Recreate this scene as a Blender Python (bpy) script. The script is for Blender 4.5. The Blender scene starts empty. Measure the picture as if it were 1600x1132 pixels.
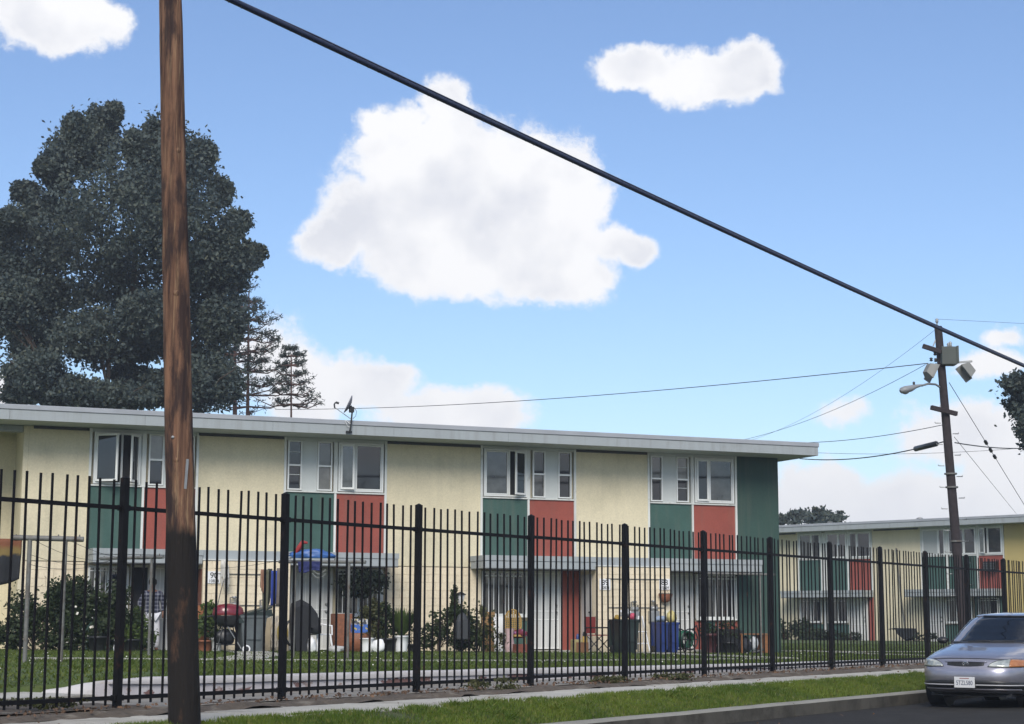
import bpy, bmesh, math, random
import numpy as np
from mathutils import Vector, Matrix, noise
R_=math.radians
random.seed(7); rng=np.random.default_rng(11)
scn=bpy.context.scene
COL=scn.collection
# ---------------------------------------------------------------- camera
F=2700.; PITCH=math.atan(401/2700.); ROLL=.003; EYE=1.28
CM=Matrix.Rotation(math.pi/2+PITCH,3,'X')@Matrix.Rotation(ROLL,3,'Z')
CP=Vector((0,0,EYE))
cam=bpy.data.cameras.new('camera'); camo=bpy.data.objects.new('camera',cam); COL.objects.link(camo)
cam.sensor_width=36; cam.lens=36*F/1600; cam.clip_end=5000; cam.clip_start=.1
camo.matrix_world=Matrix.Translation(CP)@CM.to_4x4(); scn.camera=camo
def ray(x,y): return CM@Vector(((x-800)/F,-(y-566)/F,-1.))
def ground(x,y,z):
    d=ray(x,y); return CP+d*((z-EYE)/d.z)
def depth(x,y,Y):
    d=ray(x,y); return CP+d*(Y/d.y)
# ---------------------------------------------------------------- light
EXPO=1.22
SUN_AZ=R_(182)      # direction towards the sun, clockwise from +Y
SUN_EL=R_(38)
sv=Vector((math.sin(SUN_AZ)*math.cos(SUN_EL),math.cos(SUN_AZ)*math.cos(SUN_EL),math.sin(SUN_EL)))
sl=bpy.data.lights.new('sun','SUN'); sl.energy=1.5; sl.angle=R_(30); sl.color=(1,.93,.83)
so=bpy.data.objects.new('sun',sl); COL.objects.link(so)
so.rotation_euler=sv.to_track_quat('Z','Y').to_euler()
scn.view_settings.view_transform='Standard'
try: scn.view_settings.look='None'
except Exception: pass
scn.view_settings.exposure=EXPO; scn.view_settings.gamma=1; scn.view_settings.use_curve_mapping=False
W=bpy.data.worlds.new('World'); scn.world=W; W.use_nodes=True
nt=W.node_tree; nt.nodes.clear()
class G:
    """tiny node-graph helper"""
    def __init__(s,t): s.t=t
    def n(s,typ,**k):
        nd=s.t.nodes.new(typ)
        for a,b in k.items(): setattr(nd,a,b)
        return nd
    def put(s,sock,v):
        if hasattr(v,'is_linked') or isinstance(v,bpy.types.NodeSocket): s.t.links.new(v,sock)
        elif v is not None: sock.default_value=v
    def m(s,op,a,b=None,c=None,clamp=False):
        nd=s.n('ShaderNodeMath',operation=op,use_clamp=clamp)
        s.put(nd.inputs[0],a)
        if b is not None: s.put(nd.inputs[1],b)
        if c is not None: s.put(nd.inputs[2],c)
        return nd.outputs[0]
    def v(s,op,a,b=None,out=0):
        nd=s.n('ShaderNodeVectorMath',operation=op); s.put(nd.inputs[0],a)
        if b is not None: s.put(nd.inputs[1],b)
        return nd.outputs[out]
    def noise(s,vec,scale,detail=4,rough=.55,dist=0,out='Fac'):
        nd=s.n('ShaderNodeTexNoise'); s.put(nd.inputs['Vector'],vec)
        nd.inputs['Scale'].default_value=scale; nd.inputs['Detail'].default_value=detail
        nd.inputs['Roughness'].default_value=rough; nd.inputs['Distortion'].default_value=dist
        return nd.outputs[out]
    def mr(s,v,a,b,c=0.,d=1.,smooth=False):
        nd=s.n('ShaderNodeMapRange'); nd.interpolation_type='SMOOTHSTEP' if smooth else 'LINEAR'
        s.put(nd.inputs[0],v)
        for i,x in enumerate((a,b,c,d)): nd.inputs[i+1].default_value=x
        return nd.outputs[0]
    def mix(s,f,a,b,blend='MIX'):
        nd=s.n('ShaderNodeMix',data_type='RGBA',blend_type=blend); s.put(nd.inputs[0],f)
        for i,x in ((6,a),(7,b)):
            if isinstance(x,(tuple,list)): x=tuple(x)+((1,) if len(x)==3 else ())
            s.put(nd.inputs[i],x)
        return nd.outputs[2]
g=G(nt)
sky=g.n('ShaderNodeTexSky',sky_type='NISHITA',sun_disc=False)
sky.sun_elevation=SUN_EL; sky.sun_rotation=SUN_AZ; sky.air_density=1.0; sky.dust_density=.4; sky.ozone_density=2.5
tc=g.n('ShaderNodeTexCoord'); D=g.v('NORMALIZE',tc.outputs['Generated'])
sep=g.n('ShaderNodeSeparateXYZ'); g.put(sep.inputs[0],D)
az=g.m('MULTIPLY',g.m('ARCTAN2',sep.outputs[0],sep.outputs[1]),57.2958)
el=g.m('MULTIPLY',g.m('ARCSINE',sep.outputs[2]),57.2958)
cmb=g.n('ShaderNodeCombineXYZ'); g.put(cmb.inputs[0],az); g.put(cmb.inputs[1],el)
ae=cmb.outputs[0]
wob=g.v('SCALE',g.v('SUBTRACT',g.noise(ae,.55,6,.62,out='Color'),(.5,.5,.5)))
wob.node.inputs['Scale'].default_value=1.15
aew=g.v('ADD',ae,wob)
fbm=g.m('ADD',g.m('MULTIPLY',g.noise(ae,.9,8,.62),.7),g.m('MULTIPLY',g.noise(aew,3.2,8,.7,.6),.3))
CL=[(700,185,46,62,1),(640,250,95,75,1),(585,195,34,30,.6),(720,300,190,115,1),(600,340,100,80,1),(520,378,56,42,1),(865,300,85,85,1),(830,395,130,75,1),(690,400,140,68,1),(880,435,85,48,1),(990,388,38,26,.8),(955,380,40,30,.7),
(1000,108,70,34,.9),(1100,122,90,46,1),(1165,112,60,44,1),(965,108,40,30,.8),
(90,30,100,52,1),(40,5,90,40,1),(170,38,42,32,.8),
(560,600,95,42,.9),(700,645,125,42,.9),(480,610,60,60,.8),(765,655,60,30,.9),(420,560,60,60,.4),(-20,620,70,40,.9),
(1290,765,75,45,.9),(1240,800,80,45,.9),(1450,785,150,45,.9),(1580,760,100,65,.85),(1340,800,120,40,.9),(1510,680,110,50,.75),(1565,525,34,16,.55),(1545,568,50,24,.55),(1312,645,40,20,.4)]
f=None
for (px,py,rx_,ry_,w) in CL:
    d=ray(px,py).normalized(); a0=math.degrees(math.atan2(d.x,d.y)); e0=math.degrees(math.asin(d.z)); k=57.2958/F
    q=g.v('MULTIPLY',g.v('SUBTRACT',aew,(a0,e0,0)),(1/(rx_*k*1.12),1/(ry_*k*1.12),0))
    l=g.v('LENGTH',q,out=1)
    val=g.m('MULTIPLY',g.m('SUBTRACT',1.0,l),w) if w!=1 else g.m('SUBTRACT',1.0,l)
    f=val if f is None else g.m('SMOOTH_MAX',f,val,.12)
dens=g.m('ADD',f,g.m('MULTIPLY',g.m('SUBTRACT',fbm,.5),1.05))
mask=g.mr(dens,-.08,.27,0,1,True)
# the rest of the sky goes on with the same broken cumulus
n3=g.noise(D,4.2,7,.6,.3)
away=g.mr(g.m('ADD',g.m('ABSOLUTE',az),g.m('MULTIPLY',g.m('MAXIMUM',g.m('SUBTRACT',el,10),0),1.2)),31,38)
mask2=g.m('MULTIPLY',g.mr(n3,.47,.60,0,1,True),away)
low=g.mr(el,-1,5,.75,0)                                   # pale bank towards the horizon
mk=g.m('MAXIMUM',g.m('MAXIMUM',mask,mask2),g.m('MULTIPLY',low,.6),clamp=True)
shade=g.noise(ae,.28,5,.5)
cc=g.mix(g.m('MULTIPLY',g.m('MULTIPLY',g.mr(shade,.43,.63),g.mr(dens,.10,.45)),g.mr(el,5.,10.,.35,1.)),(1.0,1.0,1.02),(.77,.79,.86))
hsv=g.n('ShaderNodeHueSaturation'); g.put(hsv.inputs['Color'],sky.outputs[0]); hsv.inputs['Saturation'].default_value=1.0
skyc=g.mix(1.0,hsv.outputs[0],(.955,.985,1.08),'MULTIPLY')
b1=g.n('ShaderNodeBackground'); g.put(b1.inputs[0],skyc); b1.inputs[1].default_value=.063
b2=g.n('ShaderNodeBackground'); g.put(b2.inputs[0],cc); b2.inputs[1].default_value=.445
ms=g.n('ShaderNodeMixShader'); g.put(ms.inputs[0],mk); g.put(ms.inputs[1],b1.outputs[0]); g.put(ms.inputs[2],b2.outputs[0])
wo=g.n('ShaderNodeOutputWorld'); g.put(wo.inputs[0],ms.outputs[0])

# ---------------------------------------------------------------- frames of the place
TH=R_(34.0); U=Vector((math.sin(TH),math.cos(TH),0)); V=Vector((-math.cos(TH),math.sin(TH),0))
def uv(u,v,z=0): p=U*u+V*v; p.z=z; return p
BT=R_(67.5); S=Vector((math.sin(BT),math.cos(BT),0)); N=Vector((-math.cos(BT),math.sin(BT),0))
B0=Vector((-4.5104,44.3077,0)); BROT=math.pi/2-BT
FT=R_(-43.4); S2=Vector((-math.sin(FT),-math.cos(FT),0)); N2=Vector((-S2.y,S2.x,0)); Q0=Vector((17.2298,85.4568,0)); QROT=math.atan2(S2.y,S2.x)
def bl(p): q=Vector(p)-B0; return q.dot(S),q.dot(N)
def bw(s,n,z=0): p=B0+S*s+N*n; p.z=z; return p
def lz(x,y):
    s,n=bl((x,y,0)); d=min(max(-n/22,0),1)
    zb=max(.28,.46-.008*s); zw=max(.40,.63-.0095*(s+9))
    return zb+(zw-zb)*d
def fx(px,off,py=1015):
    """building coordinate s of an image column on the plane `off` in front of the facade"""
    d=ray(px,py); o=B0-N*off
    t=(o-CP).dot(N)/d.dot(N); return (CP+d*t-B0).dot(S)
# ---------------------------------------------------------------- materials
MATS={}
def mat(name,col,rough=.7,var=0.,vs=3.,bump=0.,bs=40.,metal=0.,spec=.5,coat=0.,dirt=None,ds=1.2,dth=(.55,.7),grain=0,streak=0):
    if name in MATS: return MATS[name]
    m=bpy.data.materials.new(name); m.use_nodes=True; t=m.node_tree; h=G(t)
    b=t.nodes['Principled BSDF']; b.inputs['Roughness'].default_value=rough; b.inputs['Metallic'].default_value=metal
    b.inputs['Specular IOR Level'].default_value=spec; b.inputs['Coat Weight'].default_value=coat
    pos=h.n('ShaderNodeNewGeometry').outputs['Position']
    c=tuple(col)
    if var or dirt:
        nv=h.noise(pos,vs,6,.6)
        lo=tuple(max(0,x*(1-var)) for x in col); hi=tuple(min(1,x*(1+var)) for x in col)
        c=h.mix(h.mr(nv,.3,.7),lo,hi)
        if dirt:
            c=h.mix(h.mr(h.noise(pos,ds,7,.65),dth[0],dth[1]),c,dirt)
        if streak: c=h.mix(h.m('MULTIPLY',h.mr(h.noise(h.v('MULTIPLY',pos,(5,5,.35)),1,6,.65),.50,.72),streak),c,(.13,.125,.10))
        if grain: c=h.mix(1.0,c,h.mix(h.mr(h.noise(pos,grain,3,.7),.3,.7),(.91,.91,.91),(1.08,1.08,1.08)),'MULTIPLY')
        h.put(b.inputs['Base Color'],c)
    else: b.inputs['Base Color'].default_value=c+(1,)
    if bump:
        bn=h.n('ShaderNodeBump'); bn.inputs['Strength'].default_value=bump; bn.inputs['Distance'].default_value=.01
        h.put(bn.inputs['Height'],h.noise(pos,bs,4,.6)); h.put(b.inputs['Normal'],bn.outputs[0])
    MATS[name]=m; return m
YEL=(.62,.56,.40)
M_yel=mat('yellow_stucco',YEL,.85,.07,.6,.5,85,grain=22,streak=.10,dirt=(.48,.44,.31),ds=.7,dth=(.56,.75))
M_yblk=mat('yellow_painted_block',(.70,.61,.45),.85,.08,1.5,.5,45,grain=22,streak=.15,dirt=(.52,.46,.34),ds=1.2,dth=(.56,.75))
M_ochre=mat('ochre_stucco',(.46,.37,.15),.85,.05,.8,.7,55)
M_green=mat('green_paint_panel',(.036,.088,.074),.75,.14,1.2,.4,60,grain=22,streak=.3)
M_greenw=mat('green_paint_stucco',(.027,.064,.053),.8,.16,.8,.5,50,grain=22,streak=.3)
M_red=mat('red_paint_panel',(.26,.062,.044),.75,.14,1.2,.4,60,grain=22,streak=.25)
M_white=mat('white_trim_paint',(.60,.62,.60),.6,.05,3,.15,30,streak=.35,dirt=(.40,.41,.38),ds=2.5,dth=(.58,.72))
M_white2=mat('white_frame_paint',(.66,.68,.67),.5,.03,4)
M_infill=mat('grey_white_infill',(.50,.53,.52),.7,.05,2)
M_fascia=mat('grey_fascia_paint',(.30,.33,.345),.65,.05,.9,.1,20,streak=.3,dirt=(.24,.25,.24),ds=1.1,dth=(.60,.76))
M_cap=mat('grey_roof_edge_felt',(.30,.32,.35),.8,.1,1.5,.3,40)
M_roof=mat('grey_gravel_roof',(.30,.30,.29),.9,.2,6,.5,30)
M_soffit=mat('grey_green_soffit',(.38,.42,.39),.8,.05,1)
M_dark=mat('dark_vent_mesh',(.05,.053,.055),.7)
M_curt=mat('drawn_curtain_glass',(.13,.13,.12),.05,.25,4,spec=.9)
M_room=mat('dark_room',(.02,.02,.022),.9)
M_glass=mat('dark_window_glass',(.010,.011,.014),.03,.4,2,spec=.8)
M_glassl=mat('pale_curtained_glass',(.050,.052,.050),.04,.6,3,spec=1.0)
M_door=mat('white_security_mesh',(.52,.53,.52),.7,.06,60,.3,120)
M_doorw=mat('white_door_paint',(.60,.60,.58),.6,.04,3)
M_bar=mat('white_bar_paint',(.72,.73,.72),.5)
M_blackm=mat('black_fence_paint',(.0065,.0065,.008),.6,.25,8,.15,60,spec=.12,dirt=(.045,.020,.012),ds=3.5,dth=(.60,.74))
M_conc=mat('pale_concrete',(.40,.39,.35),.9,.10,1.6,.5,60,grain=30,dirt=(.22,.20,.17),ds=1.3,dth=(.5,.72))
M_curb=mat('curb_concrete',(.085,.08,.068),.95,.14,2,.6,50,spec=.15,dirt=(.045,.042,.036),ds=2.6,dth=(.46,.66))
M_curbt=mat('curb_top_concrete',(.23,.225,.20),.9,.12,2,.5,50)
M_dirt=mat('dirt_and_leaf_litter',(.085,.068,.052),.95,.3,9,1.2,35,dirt=(.17,.15,.12),ds=4,dth=(.55,.68))
M_gut=mat('stained_concrete_apron',(.28,.26,.225),.9,.15,2,.5,40,dirt=(.15,.12,.09),ds=2.5,dth=(.5,.68))
M_wallp=mat('white_painted_low_wall',(.60,.57,.585),.8,.06,2,.4,30,dirt=(.42,.40,.40),ds=1.3,dth=(.55,.75))
M_asph=mat('asphalt',(.030,.029,.028),.9,.22,3,.9,90,spec=.15,dirt=(.022,.022,.021),ds=.8,dth=(.5,.75))
M_galv=mat('galvanised_steel',(.30,.31,.31),.45,.15,20,metal=.5)
M_steel=mat('grey_painted_pipe',(.13,.132,.125),.6,.2,12,dirt=(.07,.05,.035),ds=5,dth=(.48,.70))
M_cable=mat('black_cable_sheath',(.008,.016,.05),.5)
M_lash=mat('dull_lashing_wire',(.05,.06,.10),.6)
M_wire=mat('weathered_wire',(.03,.033,.04),.6)
M_bark=mat('brown_bark',(.075,.055,.042),.95,.35,6,1.,25)
M_pbark=mat('reddish_pine_bark',(.10,.055,.045),.95,.35,6,1.,25)
M_tire=mat('black_rubber',(.014,.014,.015),.8,.2,30)
M_bplastic=mat('black_plastic',(.015,.016,.018),.45)
M_terra=mat('terracotta',(.26,.10,.055),.8,.15,12)
M_wood=mat('stained_wood',(.20,.075,.035),.6,.3,14,.3,50)
M_wplast=mat('white_plastic',(.72,.73,.74),.45,.04,8)
M_blue=mat('blue_bin_plastic',(.014,.034,.15),.45,.08,6)
M_gbin=mat('dark_green_bin_plastic',(.012,.022,.020),.5,.1,6)
M_grey=mat('grey_bin_plastic',(.085,.10,.105),.55,.1,6)
def leafmat(name,c1,c2,c3,sc=.8,trans=.25):
    m=bpy.data.materials.new(name); m.use_nodes=True; t=m.node_tree; h=G(t); b=t.nodes['Principled BSDF']
    pos=h.n('ShaderNodeNewGeometry').outputs['Position']
    c=h.mix(h.mr(h.noise(pos,sc,3,.6),.35,.65),c1,c2)
    c=h.mix(h.mr(h.noise(pos,sc*14,2,.7),.52,.75),c,c3)
    h.put(b.inputs['Base Color'],c); b.inputs['Roughness'].default_value=.6; b.inputs['Specular IOR Level'].default_value=.3
    tr=h.n('ShaderNodeBsdfTranslucent'); h.put(tr.inputs[0],c)
    mx=h.n('ShaderNodeMixShader'); mx.inputs[0].default_value=trans
    h.put(mx.inputs[1],b.outputs[0]); h.put(mx.inputs[2],tr.outputs[0])
    h.put(t.nodes['Material Output'].inputs[0],mx.outputs[0]); return m
L_tree=leafmat('dark_broad_leaves',(.040,.062,.068),(.072,.094,.082),(.13,.125,.065),.45)
L_pine=leafmat('pine_needles',(.05,.07,.065),(.07,.09,.075),(.075,.075,.05),.8)
L_shrub=leafmat('shrub_leaves',(.018,.032,.014),(.036,.055,.020),(.065,.085,.030),2)
L_bright=leafmat('bright_plant_leaves',(.05,.085,.022),(.08,.125,.03),(.13,.15,.05),4)
L_olive=leafmat('olive_plant_leaves',(.05,.06,.022),(.075,.08,.03),(.12,.10,.05),4)
L_grass=leafmat('grass_blades',(.060,.110,.010),(.125,.175,.020),(.22,.21,.06),.9,.3)
L_lawn=leafmat('lawn_blades',(.050,.088,.011),(.095,.130,.020),(.16,.16,.045),.6,.3)
# ---------------------------------------------------------------- mesh helpers
def link(name,me,m=None,parent=None,kind=None,label=None):
    o=bpy.data.objects.new(name,me); COL.objects.link(o)
    if m is not None:
        for k in (m if isinstance(m,(list,tuple)) else [m]): me.materials.append(k)
    if parent is not None: o.parent=parent
    if kind: o['kind']=kind
    if label: o['label']=label
    return o
def thing(name,label,cat,loc=(0,0,0),rz=0,group=None):
    o=bpy.data.objects.new(name,None); COL.objects.link(o); o.location=loc; o.rotation_euler=(0,0,rz); o.empty_display_size=.2
    o['label']=label; o['category']=cat
    if group:o['group']=group
    return o
def tag(o,label,cat,group=None):
    o['label']=label;o['category']=cat
    if group:o['group']=group
    return o
class MB:
    def __init__(s): s.v=[];s.f=[];s.sm=[]
    def add(s,vs,fs,smooth=False):
        b=len(s.v); s.v+= [tuple(v) for v in vs]; s.f+=[tuple(b+i for i in q) for q in fs]; s.sm+=[smooth]*len(fs); return s
    def box(s,x0,x1,y0,y1,z0,z1,M=None):
        vs=[Vector((x,y,z)) for z in (z0,z1) for y in (y0,y1) for x in (x0,x1)]
        if M is not None: vs=[M@v for v in vs]
        return s.add(vs,[(0,2,3,1),(4,5,7,6),(0,1,5,4),(2,6,7,3),(0,4,6,2),(1,3,7,5)])
    def tube(s,pts,r,seg=8,cap=True):
        pts=[Vector(p) for p in pts]; n=len(pts); rs=r if isinstance(r,(list,tuple)) else [r]*n
        rings=[];up=None
        for i,p in enumerate(pts):
            t=(pts[min(i+1,n-1)]-pts[max(i-1,0)]).normalized()
            if up is None or abs(up.dot(t))>.98: up=Vector((0,0,1)) if abs(t.z)<.9 else Vector((1,0,0))
            a=t.cross(up).normalized(); b=a.cross(t).normalized(); up=b
            rings.append([p+(a*math.cos(2*math.pi*k/seg)+b*math.sin(2*math.pi*k/seg))*rs[i] for k in range(seg)])
        vs=[v for rg in rings for v in rg]
        fs=[(i*seg+k,i*seg+(k+1)%seg,(i+1)*seg+(k+1)%seg,(i+1)*seg+k) for i in range(n-1) for k in range(seg)]
        s.add(vs,fs,True)
        if cap: s.add(rings[0],[tuple(range(seg))[::-1]]); s.add(rings[-1],[tuple(range(seg))])
        return s
    def lathe(s,prof,c=(0,0,0),seg=16,M=None,sx=1,sy=1):
        vs=[]
        for r,z in prof:
            for k in range(seg):
                a=2*math.pi*k/seg; v=Vector((c[0]+r*sx*math.cos(a),c[1]+r*sy*math.sin(a),c[2]+z)); vs.append(M@v if M is not None else v)
        n=len(prof)
        fs=[(i*seg+k,i*seg+(k+1)%seg,(i+1)*seg+(k+1)%seg,(i+1)*seg+k) for i in range(n-1) for k in range(seg)]
        s.add(vs,fs,True)
        s.add(vs[:seg],[tuple(range(seg))[::-1]]); s.add(vs[-seg:],[tuple(range(seg))]); return s
    def mesh(s,name):
        me=bpy.data.meshes.new(name); me.from_pydata([tuple(v) for v in s.v],[],s.f)
        me.polygons.foreach_set('use_smooth',s.sm); me.update(); return me
    def build(s,name,m=None,parent=None,kind=None,label=None,bevel=0,loc=None):
        o=link(name,s.mesh(name),m,parent,kind,label)
        if loc is not None:o.location=loc
        if bevel:
            md=o.modifiers.new('bevel','BEVEL'); md.width=bevel; md.segments=2; md.limit_method='ANGLE'
        return o
def box(name,x0,x1,y0,y1,z0,z1,m,parent=None,bevel=0,kind=None,label=None):
    return MB().box(x0,x1,y0,y1,z0,z1).build(name,m,parent,kind,label,bevel)
def tris_mesh(name,co,nper,m,parent=None,kind=None,label=None):
    """co: (n,nper,3) numpy array of separate polygons"""
    n=len(co); me=bpy.data.meshes.new(name)
    me.vertices.add(n*nper); me.vertices.foreach_set('co',co.reshape(-1).astype(np.float32))
    me.loops.add(n*nper); me.loops.foreach_set('vertex_index',np.arange(n*nper,dtype=np.int32))
    me.polygons.add(n); me.polygons.foreach_set('loop_start',np.arange(n,dtype=np.int32)*nper)
    try: me.polygons.foreach_set('loop_total',np.full(n,nper,dtype=np.int32))
    except Exception: pass
    me.update(calc_edges=True); me.validate()
    return link(name,me,m,parent,kind,label)
def unit(a): return a/np.maximum(np.linalg.norm(a,axis=1,keepdims=True),1e-9)
def leaf_quads(C,size,aspect=1.7,flat=0.):
    n=len(C); d=rng.normal(size=(n,3)); d[:,2]*=(1-flat); d=unit(d); e=unit(np.cross(d,rng.normal(size=(n,3))))
    L=(size*rng.uniform(.6,1.3,n))[:,None]; w=L/aspect/2; d=d*L/2; e=e*w
    return np.stack([C-d,C+e-d*.1,C+d,C-e-d*.1],1)
def clump_points(lobes,n_each,sub=26,spread=.16,shell=.55):
    out=[]
    for (c,r) in lobes:
        c=np.array(c);r=np.array(r); k=sub
        dirs=unit(rng.normal(size=(k,3))); rad=rng.uniform(shell,1.,k)[:,None]**.8
        subs=dirs*rad; ss=rng.uniform(.6,1.5,k)
        idx=rng.integers(0,k,n_each)
        out.append(c+(subs[idx]+rng.normal(size=(n_each,3))*spread*ss[idx][:,None])*r)
    return np.concatenate(out)
def txt(s,size,m,parent,M,name='lettering',ext=.004):
    cu=bpy.data.curves.new(name,'FONT'); cu.body=s; cu.size=size; cu.extrude=ext; cu.align_x='CENTER'; cu.align_y='CENTER'
    o=bpy.data.objects.new('tmp',cu); COL.objects.link(o); dg=bpy.context.evaluated_depsgraph_get()
    me=bpy.data.meshes.new_from_object(o.evaluated_get(dg)); bpy.data.objects.remove(o)
    me.transform(M); return link(name,me,m,parent)
# ================================================================ the setting
def sheet(name,us,vs,zf,m,kind='structure',smooth=True,jag=None):
    vv=[];ff=[]
    for i,u in enumerate(us):
        for j,v in enumerate(vs):
            w=v
            if jag: w=v+jag(u,j,len(vs))
            p=uv(u,w); vv.append((p.x,p.y,zf(u,w,p)))
    n=len(vs)
    for i in range(len(us)-1):
        for j in range(n-1): ff.append((i*n+j,(i+1)*n+j,(i+1)*n+j+1,i*n+j+1))
    me=bpy.data.meshes.new(name); me.from_pydata(vv,[],ff)
    me.polygons.foreach_set('use_smooth',[smooth]*len(ff)); me.update()
    # faces must look up
    if me.polygons[0].normal.z<0: me.flip_normals()
    return link(name,me,m,None,kind)
def fr(a,b,st):
    n=max(1,int(round((b-a)/st))); return [a+(b-a)*i/n for i in range(n+1)]
def nz(x,y,s,a): return a*noise.noise(Vector((x*s,y*s,3.1)))
M_ground=mat('dry_ground',(.16,.15,.10),.95,.2,.2,.4,10)
sheet('ground',[-260,-60,120,420],[-260,-40,60,420],lambda u,v,p:-.12,M_ground)
sheet('road',fr(-60,140,4),[-40,-20,-10,0,3,6,8,9,9.6,10.02],lambda u,v,p:.0+(.05 if v<6 else .05*max(0,(9.6-v)/3.6)),M_asph)
# kerb : cast lengths with open joints
joints=[-40,-20.0,-8,-2,4.0,10.0,15.5,21.6,27.6,33.6,39.6,46,55,70,100,140]
kerb=thing('kerb','pale concrete kerb along the road edge beside the grass strip','kerb',uv(21.6,10.0,0),TH*0)
kerb.rotation_euler=(0,0,math.pi/2-TH)
for a,b in zip(joints[:-1],joints[1:]):
    m=MB(); st=fr(a+.006,b-.006,.5); pr=[(0,-.1),(.0,.155),(.022,.178),(.15,.184),(.15,-.1)]
    vs=[];k=len(pr)
    for u_ in st:
        for (w,z) in pr: vs.append((u_-21.6+0, w+nz(u_,w,2,.006),z+nz(u_,w+5,1.3,.005)))
    fs=[(i*k+j,(i+1)*k+j,(i+1)*k+j+1,i*k+j+1) for i in range(len(st)-1) for j in range(k-1)]
    m.add(vs,fs); m.add(vs[:k],[tuple(range(k))[::-1]]); m.add(vs[-k:],[tuple(range(k))])
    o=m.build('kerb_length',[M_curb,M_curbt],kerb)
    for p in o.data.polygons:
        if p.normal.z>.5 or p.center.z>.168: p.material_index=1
del kerb['category'],kerb['label']; kerb['kind']='structure'
STRIP=lambda v:.176+(.37-.176)*min(1,max(0,(v-10.15)/.7))**.8
M_soil=mat('grass_thatch',(.045,.060,.016),.95,.35,5,1.,50,dirt=(.075,.07,.03),ds=2.2,dth=(.52,.7))
sheet('grass_strip',fr(-20,80,.5),[10.14,10.3,10.5,10.7,10.9,11.0],lambda u,v,p:STRIP(v)+nz(u,v,1.1,.02)-(.03 if v>10.95 else 0),M_soil)
# pavement as slabs with joints
for i in range(-12,62):
    a=i*1.25+.004;b=(i+1)*1.25-.004
    m=MB(); dz=random.uniform(-.004,.004)
    m.box(a,b,0,1.24,-.12,.0,None)
    o=m.build('pavement',M_conc,None,'structure',bevel=.004); o.location=uv(0,10.86,.378+dz); o.rotation_euler=(0,0,math.pi/2-TH)
sheet('dirt_border',fr(-20,80,.12),[11.96,12.07,12.16,12.35,12.5,12.7],lambda u,v,p:(.372 if v<12.06 else .404)+.05*max(0,noise.noise(Vector((u*1.7,v*3,0)))+.1)+nz(u,v,9,.008),M_dirt,jag=lambda u,j,n:(nz(u,0,1.3,.09)+nz(u,0,6,.05)) if j<3 else 0)
sheet('concrete_apron',fr(12.0,80,.4),[12.45,12.9,13.3,14.2],lambda u,v,p:.412+nz(u,v,.6,.012),M_gut)
sheet('soil_bed',fr(-20,12.3,.3),[12.5,12.9,13.3,13.7,14.4],lambda u,v,p:.425+nz(u,v,2,.03),M_dirt)
# concrete walk left of the low wall
m=MB()
for i in range(14):
    b=13.10-i*1.5; a=b-1.49
    o=MB().box(a,b,0,1.13,-.2,.0).build('concrete_walk',M_conc,None,'structure',bevel=.006); o.location=uv(0,14.20,.462+random.uniform(-.004,.004)); o.rotation_euler=(0,0,math.pi/2-TH)
WALL=[(13.12,14.03,.63),(16,13.95,.61),(20.6,13.88,.575),(24,13.7,.545),(28,13.35,.52),(36,13.05,.49),(46,12.95,.47),(70,12.95,.44)]
def wall_v(u):
    if u<13.24: return 15.36
    for (a,b) in zip(WALL[:-1],WALL[1:]):
        if u<=b[0]: return a[1]+(b[1]-a[1])*(u-a[0])/(b[0]-a[0])
    return WALL[-1][1]
def wall_z(u):
    for (a,b) in zip(WALL[:-1],WALL[1:]):
        if u<=b[0]: return a[2]+(b[2]-a[2])*(u-a[0])/(b[0]-a[0])
    return WALL[-1][2]
# lawn
us=fr(-40,12,1.2)+[12.5,12.9,13.22,13.26]+fr(13.4,16,.2)+fr(16.5,50,.6)+fr(52,110,4)
ts=[0,.08,.2,.4,.55,.7,.9,1.05,1.2,1.35,1.5,1.7,2.0,2.5,3.2,4,6,9,12,16,20,25,32,40,55,80,120]
vv=[];ff=[]
for u_ in us:
    for k,t_ in enumerate(ts):
        v_=wall_v(u_)+.12+t_; p=uv(u_,v_); z=lz(p.x,p.y)
        if u_>=WALL[0][0] and t_<2: z=min(z,wall_z(u_)-.015+ (z-wall_z(u_)+.015)*(t_/2)**1) if z>wall_z(u_)-.015 else z
        if u_<13.24: v_-=.16; p=uv(u_,v_)
        k_=min(1,max(0,(u_-13.12)/2.2)); k_=k_+(1-k_)*(1-min(1,max(0,(v_-14.2)/.8))); z=z*k_+(1-k_)*min(z,.50+.13*min(1,max(0,(v_-15.3)/4)))
        if u_<13.24 and t_==0: z=.30
        vv.append((p.x,p.y,z+nz(p.x,p.y,.5,.02)))
n=len(ts)
for i in range(len(us)-1):
    for j in range(n-1): ff.append((i*n+j,(i+1)*n+j,(i+1)*n+j+1,i*n+j+1))
me=bpy.data.meshes.new('lawn'); me.from_pydata(vv,[],ff); me.update()
if me.polygons[0].normal.z<0: me.flip_normals()
for p in me.polygons:p.use_smooth=True
M_lawn=mat('mown_lawn',(.055,.088,.018),.95,.30,1.1,1.,40,dirt=(.085,.085,.035),ds=.7,dth=(.5,.72))
link('lawn',me,M_lawn,None,'structure')
LAWNDG=me
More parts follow.
